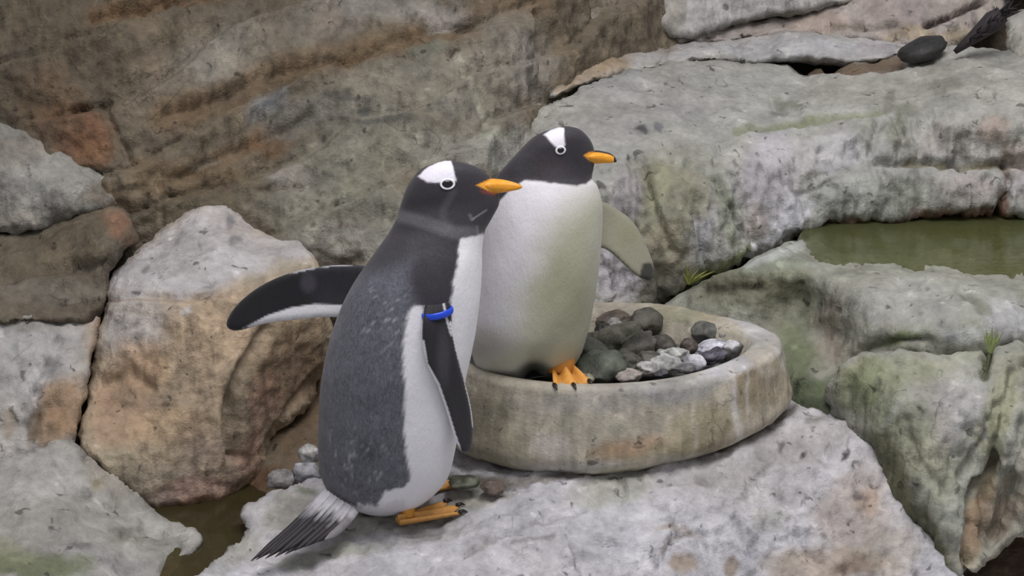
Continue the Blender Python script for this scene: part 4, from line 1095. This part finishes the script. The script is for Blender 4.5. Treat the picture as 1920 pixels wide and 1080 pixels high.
def foot(heel, aim, L, spread, thick, base=(214, 150, 62), heelh=0.5):
    """webbed foot: three toes with a web between, and claws"""
    h = Vector(heel); d = Vector(aim).normalized()
    s = Vector((-d.y, d.x, 0))
    V, F = [], []
    nu, nv = 24, 21
    cols = []
    for u in range(nu + 1):
        t = u / nu
        for v in range(nv + 1):
            w = v / nv * 2 - 1
            toe = max(0, math.cos(w * math.pi * 1.0)) if abs(w) < 0.5 else max(0, math.cos((abs(w) - 1) * math.pi))
            ln = L * (1 - 0.10 * w * w) * (0.86 + 0.14 * toe)
            wd = spread * (0.28 + 0.72 * t ** 0.9)
            p = h + d * (ln * t) + s * (w * wd * (1 - 0.06 * t * t))
            hh = thick * ((1 - t) ** 1.3 * heelh + 0.25) * (0.35 + 0.65 * toe) * (1 - 0.5 * w * w * (1 - t)) * (1 if t < .93 else .6)
            V.append((p.x, p.y, p.z + hh))
            cols.append(lin(base) * (0.82 + 0.3 * toe))
    n = len(V)
    for u in range(nu + 1):
        for v in range(nv + 1):
            x, y, z = V[u * (nv + 1) + v]
            V.append((x, y, h.z)); cols.append(lin(base) * .7)
    id_ = lambda u, v, k=0: k * n + u * (nv + 1) + v
    for u in range(nu):
        for v in range(nv):
            F.append((id_(u, v), id_(u + 1, v), id_(u + 1, v + 1), id_(u, v + 1)))
            F.append((id_(u, v, 1), id_(u, v + 1, 1), id_(u + 1, v + 1, 1), id_(u + 1, v, 1)))
    for u in range(nu):
        F.append((id_(u, 0), id_(u, 0, 1), id_(u + 1, 0, 1), id_(u + 1, 0)))
        F.append((id_(u, nv), id_(u + 1, nv), id_(u + 1, nv, 1), id_(u, nv, 1)))
    for v in range(nv):
        F.append((id_(0, v), id_(0, v + 1), id_(0, v + 1, 1), id_(0, v, 1)))
        F.append((id_(nu, v), id_(nu, v, 1), id_(nu, v + 1, 1), id_(nu, v + 1)))
    o = mesh_obj('foot', np.array(V), F, M_FOOT, None, rgba(np.array(cols)))
    bm = bmesh.new(); bm.from_mesh(o.data); bmesh.ops.recalc_face_normals(bm, faces=bm.faces); bm.to_mesh(o.data); bm.free()
    claws = []
    for w in (-.95, 0, .95):
        p = h + d * (L * (1 - 0.1 * w * w) * .97) + s * (w * spread * .95)
        p.z = h.z + thick * .2
        pts = [p + d * (k * .005) + Vector((0, 0, .003 * math.sin(k * .8) - .001 * k)) for k in range(5)]
        claws.append(tube('claw', pts, [.0045, .0042, .0035, .0022, .0006], M_CLAW))
    return o, claws


def paint_feather(base):
    return np.tile(lin(base), (1, 1))


# ---- front penguin (back to us, looking right)
FY = -0.03
front_st = [
    (834, 301.5, 844, 301.5, FY + .05, .006, 0), (806, 309, 868, 305, FY + .05, .03, 0), (784, 322, 893, 313, FY + .05, .043, .05), (768, 343, 917, 330, FY + .05, .052, .25),
    (757, 368, 930, 352, FY + .05, .056, .3), (749, 392, 936, 380, FY + .05, .058, .25), (742, 412, 924, 406, FY + .045, .062, .15), (730, 435, 909, 434, FY + .04, .07, 0),
    (712, 460, 904, 464, FY + .035, .082, 0), (690, 490, 904, 497, FY + .03, .096, 0), (664, 530, 902, 540, FY + .025, .108, 0), (640, 575, 897, 588, FY + .02, .116, 0),
    (618, 640, 887, 650, FY + .015, .124, 0), (604, 710, 873, 715, FY + .01, .128, 0), (598, 780, 864, 785, FY + .01, .128, 0), (597, 840, 853, 848, FY + .01, .125, 0),
    (603, 893, 838, 900, FY + .01, .114, 0), (620, 928, 812, 930, FY + .01, .098, 0), (650, 952, 782, 952, FY + .01, .074, 0), (690, 965, 748, 964, FY + .01, .034, 0), (712, 968, 724, 968, FY + .01, .006, 0)]
WHITE_SIDE = [(862, 448), (858, 490), (848, 545), (842, 578), (800, 590), (792, 574), (775, 574), (764, 590), (757, 640), (756, 690), (760, 740), (757, 800), (762, 850), (768, 890), (768, 905), (752, 915), (724, 922), (708, 945), (716, 985), (800, 985), (960, 900), (960, 440), (905, 440)]
FACE_DIR = np.array([0.80, 0.60, 0.0])


def front_col(px, py, side, V, o_):
    n = len(px)
    col = np.tile(lin(SLATE), (n, 1)); al = np.full(n, .85)
    jx = px + 3.5 * fbm2(px, py, 10, 3, 4) ; jy = py + 5 * fbm2(px, py, 9, 3, 9)
    near = smooth(-.25, .05, side)
    # darker neck, shoulder and head
    blend(col, al, smooth(520, 470, py + .25 * (px - 760)), (58, 57, 62), .35)
    blend(col, al, pmask(jx, jy, [(800, 440), (880, 430), (862, 500), (850, 590), (795, 596), (770, 560), (770, 500)], 14), (54, 52, 58), .3)
    blend(col, al, smooth(452, 420, jy + .06 * (px - 800)), BLACK, .12)
    # soft grey sheen of the neck ruff and cheek
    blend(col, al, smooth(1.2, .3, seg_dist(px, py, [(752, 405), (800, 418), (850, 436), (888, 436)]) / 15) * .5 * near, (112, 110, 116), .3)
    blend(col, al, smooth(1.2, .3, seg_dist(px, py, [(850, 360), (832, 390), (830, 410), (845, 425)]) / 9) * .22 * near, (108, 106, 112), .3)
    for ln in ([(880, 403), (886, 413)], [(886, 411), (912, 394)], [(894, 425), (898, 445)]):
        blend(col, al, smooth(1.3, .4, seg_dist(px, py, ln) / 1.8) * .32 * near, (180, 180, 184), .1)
    # mottling of the back
    blend(col, al, smooth(.1, .6, fbm2(px, py, 26, 3, 12)) * .28 * (py > 520), (112, 112, 119), .6)
    blend(col, al, smooth(.15, .6, fbm2(px, py, 60, 3, 16)) * .35 * (py > 520), (66, 67, 76), .8)
    blend(col, al, smooth(1.1, .3, np.hypot((px - 686) / 20, (py - 845) / 34) + .3 * fbm2(px, py, 12, 3, 2)) * .6, (50, 54, 60), .5)
    blend(col, al, smooth(.2, .55, fbm2(px, py * .5, 6, 2, 22)) * .6 * smooth(95, 30, np.hypot(px - 680, (py - 860) * .9)), (160, 160, 164), .5)
    blend(col, al, smooth(.25, .6, fbm2(px, py, 5, 2, 25)) * .7 * smooth(100, 30, np.hypot((px - 720) * 1.2, py - 600)), (158, 158, 164), .5)
    # white side and belly
    w = pmask(jx, jy, WHITE_SIDE, 3)
    dark_far = smooth(.0, .3, o_ @ FACE_DIR)
    wf = np.where(py > 452, dark_far, 0)
    blend(col, al, np.where(side > -.05, w, wf), WHITE, .06)
    # white rump
    rump = pmask(px + 4 * fbm2(px * 2, py, 8, 2, 3), py + 9 * fbm2(px * 2.5, py, 9, 3, 33), [(560, 944), (640, 946), (700, 950), (760, 935), (760, 1000), (560, 1000)], 6)
    blend(col, al, rump, (206, 204, 210), .1)
    # white head patch on both sides of the crown
    hp = [(783, 331), (800, 315), (828, 300), (846, 300), (852, 322), (855, 340), (826, 343), (802, 341)]
    blend(col, al, pmask(px + 2 * fbm2(px, py, 8, 2, 5), py + 2 * fbm2(px, py, 8, 2, 6), hp, 2) * smooth(-1.0, -.2, side + 0 * px), (232, 230, 240), .05)
    # gape: orange skin at the side of the bill
    blend(col, al, pmask(px, py, [(893, 347), (925, 333), (950, 334), (950, 364), (925, 362)], 1.5) * near, (244, 170, 56), .0)
    blend(col, al, pmask(px, py, [(898, 356), (930, 361), (930, 367), (905, 362)], 2) * near * .6, (150, 60, 50), .05)
    return col, al


pen1 = empty('penguin', at(np.array([760.]), np.array([975.]), np.array([FY]))[0])
tag(pen1, 'grey backed penguin with a blue flipper band standing on the rock slab', 'penguin')
body1 = loft('body', front_st, front_col, seed=2)
parts1 = [body1]
T1 = bvh(body1)


def eye_set(T, px, py, rxp, ryp):
    p, n = hit(T, px, py)
    k = ((p - CAM) @ FWD) / FPX
    ring = ellipse_ring('eye_ring', p + n * .0008, n, rxp * k, ryp * k, 2.2 * k, M_RING, .6)
    pup = ball('eye', p + n * .0002, (rxp * .86 * k, ryp * .86 * k, 4 * k), M_EYE, n)
    return [ring, pup]


parts1 += eye_set(T1, 839, 345, 12.4, 8.6)


def bill(stations, name='bill', ridge=.62, dark=(40, 36, 38), org=(232, 158, 44)):
    def cf(px, py, side, V, o_):
        n = len(px)
        col = np.tile(lin(org), (n, 1)); al = np.full(n, 0.0)
        return col, al
    st = catmull(stations, 8)
    na = 40
    th = np.linspace(0, 2 * math.pi, na, endpoint=False)
    V, cols = [], []
    m = len(st)
    for i, (cx, cy, hh, hw, Y, tt) in enumerate(st):
        c = at(np.array([cx]), np.array([cy]), np.array([Y]))[0]
        k = ((c - CAM) @ FWD) / FPX
        for t in th:
            z = math.sin(t)
            w = math.cos(t) * (1 - .25 * max(z, 0))
            V.append(c + UP * z * hh * k + FWD * w * hw * k)
            top = z > ridge
            tip = tt > .93 and ridge < .7
            cc = lin(dark) if top or tip else lin(org) * (1.0 if abs(z) > .12 else .8)
            cols.append(cc)
    F = []
    for i in range(m - 1):
        for j in range(na):
            k2 = (j + 1) % na
            F.append((i * na + j, i * na + k2, (i + 1) * na + k2, (i + 1) * na + j))
    F.append(tuple(range(na))); F.append(tuple(range((m - 1) * na, m * na))[::-1])
    o = mesh_obj(name, np.array(V), F, M_BILL, None, rgba(np.array(cols)))
    bm = bmesh.new(); bm.from_mesh(o.data); bmesh.ops.recalc_face_normals(bm, faces=bm.faces); bm.to_mesh(o.data); bm.free()
    return o


b1 = bill([(898, 348.5, 12, 30, FY + .05, 0), (918, 348, 14.5, 25, FY + .05, .25), (938, 348, 13.5, 15, FY + .05, .5), (955, 348.5, 10.5, 8, FY + .05, .7), (970, 349.5, 6.5, 5, FY + .05, .9), (979, 350.5, 2, 2, FY + .05, 1)], ridge=.86)
b1['label'] = 'orange bill'
parts1.append(b1)


def flip_left_col(px, py, s):
    n = len(px)
    col = np.tile(lin((27, 26, 30)), (n, 1)); al = np.full(n, .2)
    if s[0] > 0:
        blend(col, al, smooth(560, 620, px) * .5, (62, 62, 70), .4)
        blend(col, al, smooth(22, 6, np.hypot(px - 578, (py - 530) * .8)) * .45, (96, 94, 104), .2)
        blend(col, al, pmask(px, py, [(452, 618), (500, 592), (545, 577), (590, 570), (650, 572), (650, 604), (560, 602), (500, 608)], 1.6), WHITE, .05)
        blend(col, al, smooth(2.6, .8, seg_dist(px, py, [(540, 511), (600, 498), (660, 495)])), (190, 190, 196), .05)
    else:
        blend(col, al, np.ones(n) * smooth(440, 470, px), WHITE, .05)
        blend(col, al, smooth(12, 6, seg_dist(px, py, [(470, 550), (540, 512), (640, 497)])), (60, 58, 62), .2)
    return col, al


fl1 = sheet('flipper', [(700, 500), (655, 496), (600, 499), (540, 512), (490, 534), (450, 564), (428, 592), (423, 612), (436, 621), (458, 618), (500, 605), (560, 599), (620, 593), (700, 600)],
            [(700, 550, FY + .02), (640, 550, FY + .06), (560, 560, FY + .075), (480, 580, FY + .08), (425, 610, FY + .08), (700, 500, FY + .02), (600, 500, FY + .07)], .016, flip_left_col, M_FEA, rpx=14)
fl1['label'] = 'black flipper spread out to the left with white trailing edge'


def flip_right_col(px, py, s):
    n = len(px)
    col = np.tile(lin((36, 34, 39)), (n, 1)); al = np.full(n, .25)
    if s[0] > 0:
        blend(col, al, smooth(20, 4, np.hypot(px - 832, (py - 670) * .25)) * .35, (92, 90, 98), .3)
        blend(col, al, smooth(3.6, 1.6, seg_dist(px, py, [(793, 640), (800, 682), (822, 722), (838, 768), (852, 815), (862, 842)])), WHITE, .05)
        blend(col, al, smooth(3.0, 1.2, seg_dist(px, py, [(845, 605), (858, 660), (872, 710), (884, 765), (888, 800)])), WHITE, .05)
        blend(col, al, smooth(3.0, 1.2, seg_dist(px, py, [(832, 570), (838, 600), (846, 628)])) * .7, (220, 220, 224), .05)
    else:
        blend(col, al, np.ones(n), (210, 210, 214), .05)
    return col, al


def sy(px, py):
    h = hit(T1, px * 1.0, py * 1.0)[0]
    return float(h[1]) if h.ndim else FY - .055


fl2 = sheet('flipper', [(800, 545), (793, 590), (791, 640), (799, 682), (820, 722), (837, 770), (852, 822), (864, 846), (876, 850), (886, 836), (888, 800), (882, 756), (869, 708), (856, 660), (847, 612), (846, 560), (830, 535)],
            [(800, 545, sy(800, 545) + .02), (830, 545, sy(830, 545) + .02), (795, 575, sy(798, 575) + .004), (842, 575, sy(838, 575) + .004), (795, 600, sy(800, 600) - .010), (845, 605, sy(845, 605) - .010), (795, 650, sy(800, 650) - .014), (856, 660, sy(852, 660) - .014), (840, 740, sy(840, 740) - .016), (880, 770, sy(858, 770) - .012), (875, 845, sy(845, 830) - .014)], .016, flip_right_col, M_FEA, step=2.5, rpx=10)
fl2['label'] = 'black flipper hanging at the near side with white edges'
parts1 += [fl1, fl2]

# blue band round the near flipper
def band():
    c = at(np.array([820.]), np.array([586.]), np.array([sy(820, 586) + .004]))[0]
    k = ((c - CAM) @ FWD) / FPX
    V, F = [], []
    A, B = 48, 10
    ax = np.array([math.cos(math.radians(9)), 0, math.sin(math.radians(9))])
    dp = np.array([0.25, 1, 0]); dp = dp / np.linalg.norm(dp)
    upv = np.cross(ax, dp); upv = -upv if upv[2] < 0 else upv
    for i in range(A):
        a = 2 * math.pi * i / A
        cc = c + ax * math.cos(a) * 27 * k + dp * math.sin(a) * .024
        r = ax * math.cos(a) + dp * math.sin(a)
        for j in range(B):
            b = 2 * math.pi * j / B
            V.append(cc + r * math.cos(b) * 3 * k + upv * math.sin(b) * 7 * k)
    for i in range(A):
        for j in range(B):
            F.append((i * B + j, i * B + (j + 1) % B, ((i + 1) % A) * B + (j + 1) % B, ((i + 1) % A) * B + j))
    return mesh_obj('flipper_band', np.array(V), F, M_BAND)


bd1 = band(); bd1['label'] = 'bright blue plastic flipper band'
parts1.append(bd1)

# tail feathers
tails = []
tips = [(470, 1052), (480, 1050), (497, 1048), (515, 1045), (534, 1040), (552, 1033), (570, 1026), (590, 1018), (608, 1012), (500, 1040), (540, 1030), (575, 1018)]
for i, (tx, ty) in enumerate(tips):
    f = i / 8 if i < 9 else (i - 9) / 3 + .15
    bx, by = 614 + 52 * f, 922 + 34 * f
    n = 9
    V, F, cols = [], [], []
    yb, yt = -.07 - .02 * f, -.185 + .02 * f + (0.008 if i > 8 else 0)
    white = i == 8
    A = at(np.array([bx]), np.array([by]), np.array([yb]))[0]; B_ = at(np.array([tx]), np.array([ty]), np.array([yt]))[0]
    d = B_ - A; ln = np.linalg.norm(d); d = d / ln
    sv = np.cross(d, -FWD); sv /= np.linalg.norm(sv)
    nv_ = np.cross(sv, d)
    for k in range(n):
        t = k / (n - 1)
        w = .0085 * (1 - .2 * t) * (1 if t < .7 else max(.06, 1 - ((t - .7) / .3) ** 1.5))
        p = A + d * ln * t + np.array([0, 0, -.008 * math.sin(t * math.pi)])
        for sgn in (-1, 0, 1):
            V.append(p + sv * w * sgn - nv_ * (0.0018 if sgn == 0 else 0)); V.append(p + sv * w * sgn + nv_ * .0015)
            g = fbm(np.array([[i * 3.1, k * .9, sgn]]), 2, 5)[0]
            wt = smooth(.33 + .09 * math.sin(i * 2.3), .17, np.array([t + .1 * g]))[0]
            c0 = lin((34, 31, 35)) if not white else lin((120, 118, 120))
            cols += [c0 + (lin((196, 194, 200)) - c0) * wt * (1 if sgn == 0 or i % 2 else .7)] * 2
    for k in range(n - 1):
        a = k * 6; b = (k + 1) * 6
        F += [(a, a + 2, b + 2, b), (a + 2, a + 4, b + 4, b + 2), (a + 1, b + 1, b + 3, a + 3), (a + 3, b + 3, b + 5, a + 5), (a, b, b + 1, a + 1), (a + 4, a + 5, b + 5, b + 4)]
    o = mesh_obj('tail_feather', np.array(V), F, M_TAIL, None, rgba(np.array(cols)))
    tails.append(o)
# loose white rump tufts over the tail base
V, F = [], []
r = np.random.default_rng(5)
for i in range(46):
    f = r.random()
    bx, by = 585 + 75 * f, 944 + 24 * f + r.uniform(-5, 5)
    L = r.uniform(18, 44)
    a = math.radians(140 - 18 * f + r.uniform(-8, 8))
    tx, ty = bx + math.cos(a) * L, by + math.sin(a) * L
    y0 = sy(min(max(bx, 612), 700), min(by, 950)) - .012
    A = at(np.array([bx]), np.array([by]), np.array([y0 + .02]))[0]; B_ = at(np.array([tx]), np.array([ty]), np.array([y0 - .0]))[0]
    d = B_ - A; sv = np.cross(d, -FWD); sv /= np.linalg.norm(sv)
    w = r.uniform(.0012, .0026)
    b0 = len(V)
    V += [A + sv * w, A - sv * w, A + FWD * w, (A + B_) / 2 + sv * w * .9, (A + B_) / 2 - sv * w * .9, (A + B_) / 2 + FWD * w, B_]
    F += [(b0, b0 + 3, b0 + 4, b0 + 1), (b0 + 1, b0 + 4, b0 + 5, b0 + 2), (b0 + 2, b0 + 5, b0 + 3, b0), (b0 + 3, b0 + 6, b0 + 4), (b0 + 4, b0 + 6, b0 + 5), (b0 + 5, b0 + 6, b0 + 3)]
tuft = mesh_obj('rump_tuft', np.array(V), F, M_TAIL, None, rgba(np.tile(lin((206, 204, 210)), (len(V), 1))))
tuft['kind'] = 'stuff'
parts1 += tails + [tuft]

fh = atz(np.array([746.]), np.array([982.]), np.array([0.0]))[0]
f1, c1 = foot(fh, (1, .62, 0), .135, .032, .026, (200, 146, 78))
f1['label'] = 'orange webbed foot with dark claws'
fh2 = fh + np.array([.0, .1, .012])
f2, c2 = foot(fh2, (1, .62, 0), .12, .03, .024, (200, 146, 78))
leg_a = tube('leg', [fh + np.array([.02, .012, .004]), fh + np.array([.012, .05, .05])], [.012, .02], M_FOOT, lambda V, t: rgba(np.tile(lin((208, 146, 64)), (len(V), 1))))
leg_b = tube('leg', [fh2 + np.array([.012, 0, .012]), fh2 + np.array([.0, -.01, .05])], [.014, .02], M_FOOT, lambda V, t: rgba(np.tile(lin((208, 146, 64)), (len(V), 1))))
parts1 += [f1, f2, leg_a, leg_b]
bpy.context.view_layer.update()
reparent(pen1, *parts1)
for f, cs in ((f1, c1), (f2, c2)):
    for c in cs:
        c.parent = f
# ---- rear penguin (belly to us, looking right)
RY = 0.22
rear_st = [
    (1056, 236.5, 1066, 236.5, RY, .006, 0), (1030, 243, 1086, 242, RY, .03, 0), (1005, 254, 1102, 256, RY, .042, .05), (985, 271, 1112, 273, RY, .049, .2), (965, 292, 1116, 294, RY, .052, .25),
    (945, 314, 1113, 316, RY, .054, .15), (929, 333, 1110, 334, RY, .06, 0), (917, 352, 1121, 351, RY, .072, 0), (909, 385, 1129, 385, RY, .088, 0), (904, 430, 1129, 430, RY, .102, 0),
    (900, 490, 1125, 490, RY, .112, 0), (894, 550, 1117, 550, RY, .116, 0), (886, 610, 1106, 608, RY, .116, 0), (884, 648, 1096, 646, RY, .11, 0), (890, 680, 1086, 672, RY + .005, .096, 0),
    (903, 702, 1072, 690, RY + .01, .076, 0), (930, 714, 1046, 702, RY + .01, .044, 0), (965, 717, 1005, 708, RY + .01, .012, 0), (980, 717, 990, 712, RY + .01, .003, 0)]


def rear_col(px, py, side, V, o_):
    n = len(px)
    col = np.tile(lin((222, 220, 226)), (n, 1)); al = np.full(n, .05)
    near = smooth(-.2, .1, side)
    wx = px + 14 * fbm2(px, py, 50, 3, 3); wy = py + 14 * fbm2(px, py, 50, 3, 8)
    # greenish dirt on the belly, plus shading painted in at right and bottom
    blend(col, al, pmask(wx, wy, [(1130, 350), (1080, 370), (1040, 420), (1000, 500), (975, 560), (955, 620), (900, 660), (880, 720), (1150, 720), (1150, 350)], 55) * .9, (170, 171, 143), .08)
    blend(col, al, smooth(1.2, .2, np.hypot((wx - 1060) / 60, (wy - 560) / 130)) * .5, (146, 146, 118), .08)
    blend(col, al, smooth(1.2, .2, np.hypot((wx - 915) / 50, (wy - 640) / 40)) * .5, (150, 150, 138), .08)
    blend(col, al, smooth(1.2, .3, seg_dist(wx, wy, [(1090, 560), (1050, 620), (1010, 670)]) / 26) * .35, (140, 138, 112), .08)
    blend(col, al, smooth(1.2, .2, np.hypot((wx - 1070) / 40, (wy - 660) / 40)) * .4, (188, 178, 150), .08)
    # dark head: collar line
    coll = np.interp(px, [880, 930, 960, 985, 1010, 1040, 1080, 1100, 1115, 1130], [420, 385, 352, 338, 340, 344, 348, 344, 330, 322])
    wd = smooth(3, -3, py + 2 * fbm2(px, py, 10, 2, 6) - coll)
    blend(col, al, np.where(side > -.1, wd, smooth(360, 345, py)), BLACK, .15)
    blend(col, al, smooth(1.2, .2, np.hypot((px - 1030) / 50, (py - 310) / 26)) * wd * .5 * near, (84, 76, 80), .2)
    blend(col, al, smooth(1.1, .2, np.hypot((px - 985) / 30, (py - 310) / 40)) * wd * .4 * near, (74, 74, 76), .2)
    # back
    bk = smooth(-.45, -.62, side)
    blend(col, al, bk, SLATE, .8)
    hp = [(1019, 252), (1032, 244), (1048, 238), (1057, 240), (1059, 273), (1050, 278), (1041, 275), (1030, 262)]
    blend(col, al, pmask(px + 1.5 * fbm2(px, py, 8, 2, 5), py, hp, 1.8) * smooth(-1.0, -.2, side), (232, 230, 238), .05)
    blend(col, al, pmask(px, py, [(1094, 291), (1105, 285), (1125, 284), (1125, 306), (1108, 303)], 1.3) * near, (244, 170, 50), .0)
    return col, al


pen2 = empty('penguin', at(np.array([1020.]), np.array([712.]), np.array([RY]))[0])
tag(pen2, 'penguin showing its dirty white belly, standing in the pebble filled nest bowl', 'penguin')
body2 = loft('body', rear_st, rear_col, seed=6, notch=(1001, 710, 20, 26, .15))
T2 = bvh(body2)
parts2 = [body2] + eye_set(T2, 1051, 281.5, 8.2, 6.4)
b2 = bill([(1098, 295, 9, 26, RY, 0), (1116, 294.5, 12.5, 20, RY, .3), (1132, 295, 11, 12, RY, .6), (1144, 296.5, 9, 7, RY, .8), (1152, 299, 5.5, 4, RY, .95), (1156, 302, 2, 2, RY, 1)])
b2['label'] = 'orange bill with a dark ridge and tip'
parts2.append(b2)


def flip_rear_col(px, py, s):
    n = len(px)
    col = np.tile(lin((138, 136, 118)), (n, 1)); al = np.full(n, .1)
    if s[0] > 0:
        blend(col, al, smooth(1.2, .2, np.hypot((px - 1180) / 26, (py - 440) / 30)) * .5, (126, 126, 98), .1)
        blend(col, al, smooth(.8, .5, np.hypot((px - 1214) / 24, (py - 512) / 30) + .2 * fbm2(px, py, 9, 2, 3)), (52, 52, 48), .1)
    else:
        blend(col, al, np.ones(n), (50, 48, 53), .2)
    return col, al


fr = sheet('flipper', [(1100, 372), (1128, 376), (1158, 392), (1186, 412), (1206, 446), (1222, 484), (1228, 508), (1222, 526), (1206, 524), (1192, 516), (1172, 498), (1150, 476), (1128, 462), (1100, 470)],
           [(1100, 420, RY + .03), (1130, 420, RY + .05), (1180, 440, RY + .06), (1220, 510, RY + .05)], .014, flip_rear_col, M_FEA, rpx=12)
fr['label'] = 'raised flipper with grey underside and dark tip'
frl = sheet('flipper', [(940, 380), (916, 400), (900, 450), (892, 520), (888, 570), (894, 580), (906, 560), (925, 480), (945, 420)],
            [(940, 390, RY + .03), (900, 450, RY + .05), (890, 570, RY + .04), (925, 480, RY + .06)], .014, lambda px, py, s: (np.tile(lin((54, 52, 56)), (len(px), 1)), np.full(len(px), .2)), M_FEA, rpx=10)
parts2 += [fr, frl]


# tail behind, short
rt = []
for i in range(7):
    a = at(np.array([1000.]), np.array([690.]), np.array([RY + .07]))[0]
    e = a + np.array([(i - 3) * .016, .12, -.015])
    rt.append(tube('tail_feather', [a + (e - a) * t for t in (0, .4, .8, 1)], [(.009, .002), (.009, .002), (.006, .0015), (.001, .0005)], M_TAIL, lambda V, t: rgba(np.tile(lin((42, 40, 44)), (len(V), 1))), na=8))
parts2 += rt
rh = atz(np.array([1046.]), np.array([694.]), np.array([0.207]))[0]
f3, c3 = foot(rh, (.3, -1, 0), .1, .04, .04, (206, 146, 70), 1.0)
f3['label'] = 'orange webbed foot'
rh2 = atz(np.array([940.]), np.array([680.]), np.array([0.2]))[0]
f4, c4 = foot(rh2, (-.1, -1, 0), .06, .026, .02, (150, 110, 62))
l3 = tube('leg', [rh + np.array([0.006, -.03, .004]), rh + np.array([.008, .0, .06])], [.026, .03], M_FOOT, lambda V, t: rgba(np.tile(lin((206, 146, 70)), (len(V), 1))))
parts2 += [f3, f4, l3]
bpy.context.view_layer.update()
reparent(pen2, *parts2)
for f, cs in ((f3, c3), (f4, c4)):
    for c in cs:
        c.parent = f

# ------------------------------------------------------------------ small plants and the dark tuft
def blade(A, B_, w, bend, V, F):
    A = np.array(A); B_ = np.array(B_)
    d = B_ - A
    sv = np.cross(d, FWD); sv /= np.linalg.norm(sv) + 1e-9
    b0 = len(V)
    n = 6
    for k in range(n):
        t = k / (n - 1)
        p = A + d * t + np.array([bend, 0, 0]) * math.sin(t * math.pi / 2) * t
        ww = w * (1 - t) ** .7 + .0002
        V += [p - sv * ww, p + FWD * ww * .5, p + sv * ww, p - FWD * ww * .3]
    for k in range(n - 1):
        for j in range(4):
            a = b0 + k * 4 + j; a2 = b0 + k * 4 + (j + 1) % 4
            F.append((a, a2, a2 + 4, a + 4))


def sprig(name, base, tips, w, mat, stem, label, cat='plant'):
    root = empty(name, base)
    tag(root, label, cat)
    kids = []
    for tp in tips:
        V, F = [], []
        blade(np.zeros(3), np.array(tp) - np.array(base), w, .003, V, F)
        kids.append(mesh_obj('leaf', np.array(V), F, mat, root))
    V, F = [], []
    for s in stem:
        blade(np.zeros(3), np.array(s) - np.array(base), w * 1.2, 0, V, F)
    if V:
        mesh_obj('stem', np.array(V), F, M_STEM, root)
    return root


b = at(np.array([1856.]), np.array([662.]), np.array([.22]))[0]
tp = [at(np.array([float(x)]), np.array([float(y)]), np.array([.205]))[0] for x, y in ((1846, 616), (1858, 612), (1868, 618), (1878, 622), (1852, 628), (1866, 632), (1842, 626))]
st = [at(np.array([1848.]), np.array([706.]), np.array([.165]))[0]]
sprig('plant_sprig', b, tp, .005, M_LEAF, st, 'small pale green sprig growing from a crack on the lower right boulder')
b = at(np.array([1290.]), np.array([532.]), np.array([.66]))[0]
tp = [at(np.array([float(x)]), np.array([float(y)]), np.array([.64]))[0] for x, y in ((1284, 492), (1296, 496), (1310, 502), (1325, 506), (1278, 512), (1338, 508))]
sprig('plant_sprig', b, tp, .004, plain_mat('yellow_green_leaf', (150, 154, 84), .6, .3), [], 'yellow green plant tuft at the foot of the streaked shelf behind the nest')

root = empty('bristly_tuft', at(np.array([1792.]), np.array([98.]), np.array([1.28]))[0])
tag(root, 'dark bristly frond with frayed tip sticking up at the top right corner', 'plant')
b = np.array(root.location)
pts = [at(np.array([float(x)]), np.array([float(y)]), np.array([1.26]))[0] - b for x, y in ((1790, 98), (1815, 78), (1840, 58), (1862, 40), (1880, 26))]
tube('stalk', pts, [.006, .013, .02, .026, .02], M_BRIST, None, na=10, parent=root)
V, F = [], []
r = np.random.default_rng(9)
for i in range(130):
    t = r.uniform(.25, 1)
    sx, sy = 1790 + 92 * t, 98 - 72 * t
    ang = math.radians(-38 + r.normal() * 20)
    L = r.uniform(16, 42) * (.5 + .6 * t)
    A = at(np.array([sx + r.uniform(-9, 9) * t]), np.array([sy + r.uniform(-12, 12) * t]), np.array([1.26 + r.uniform(-.02, .02)]))[0] - b
    B_ = at(np.array([sx + math.cos(ang) * L]), np.array([sy + math.sin(ang) * L + r.uniform(-6, 6)]), np.array([1.26 + r.uniform(-.05, .05)]))[0] - b
    blade(A, B_, .0035, 0, V, F)
br = mesh_obj('bristles', np.array(V), F, M_BRIST, root)
br['kind'] = 'stuff'
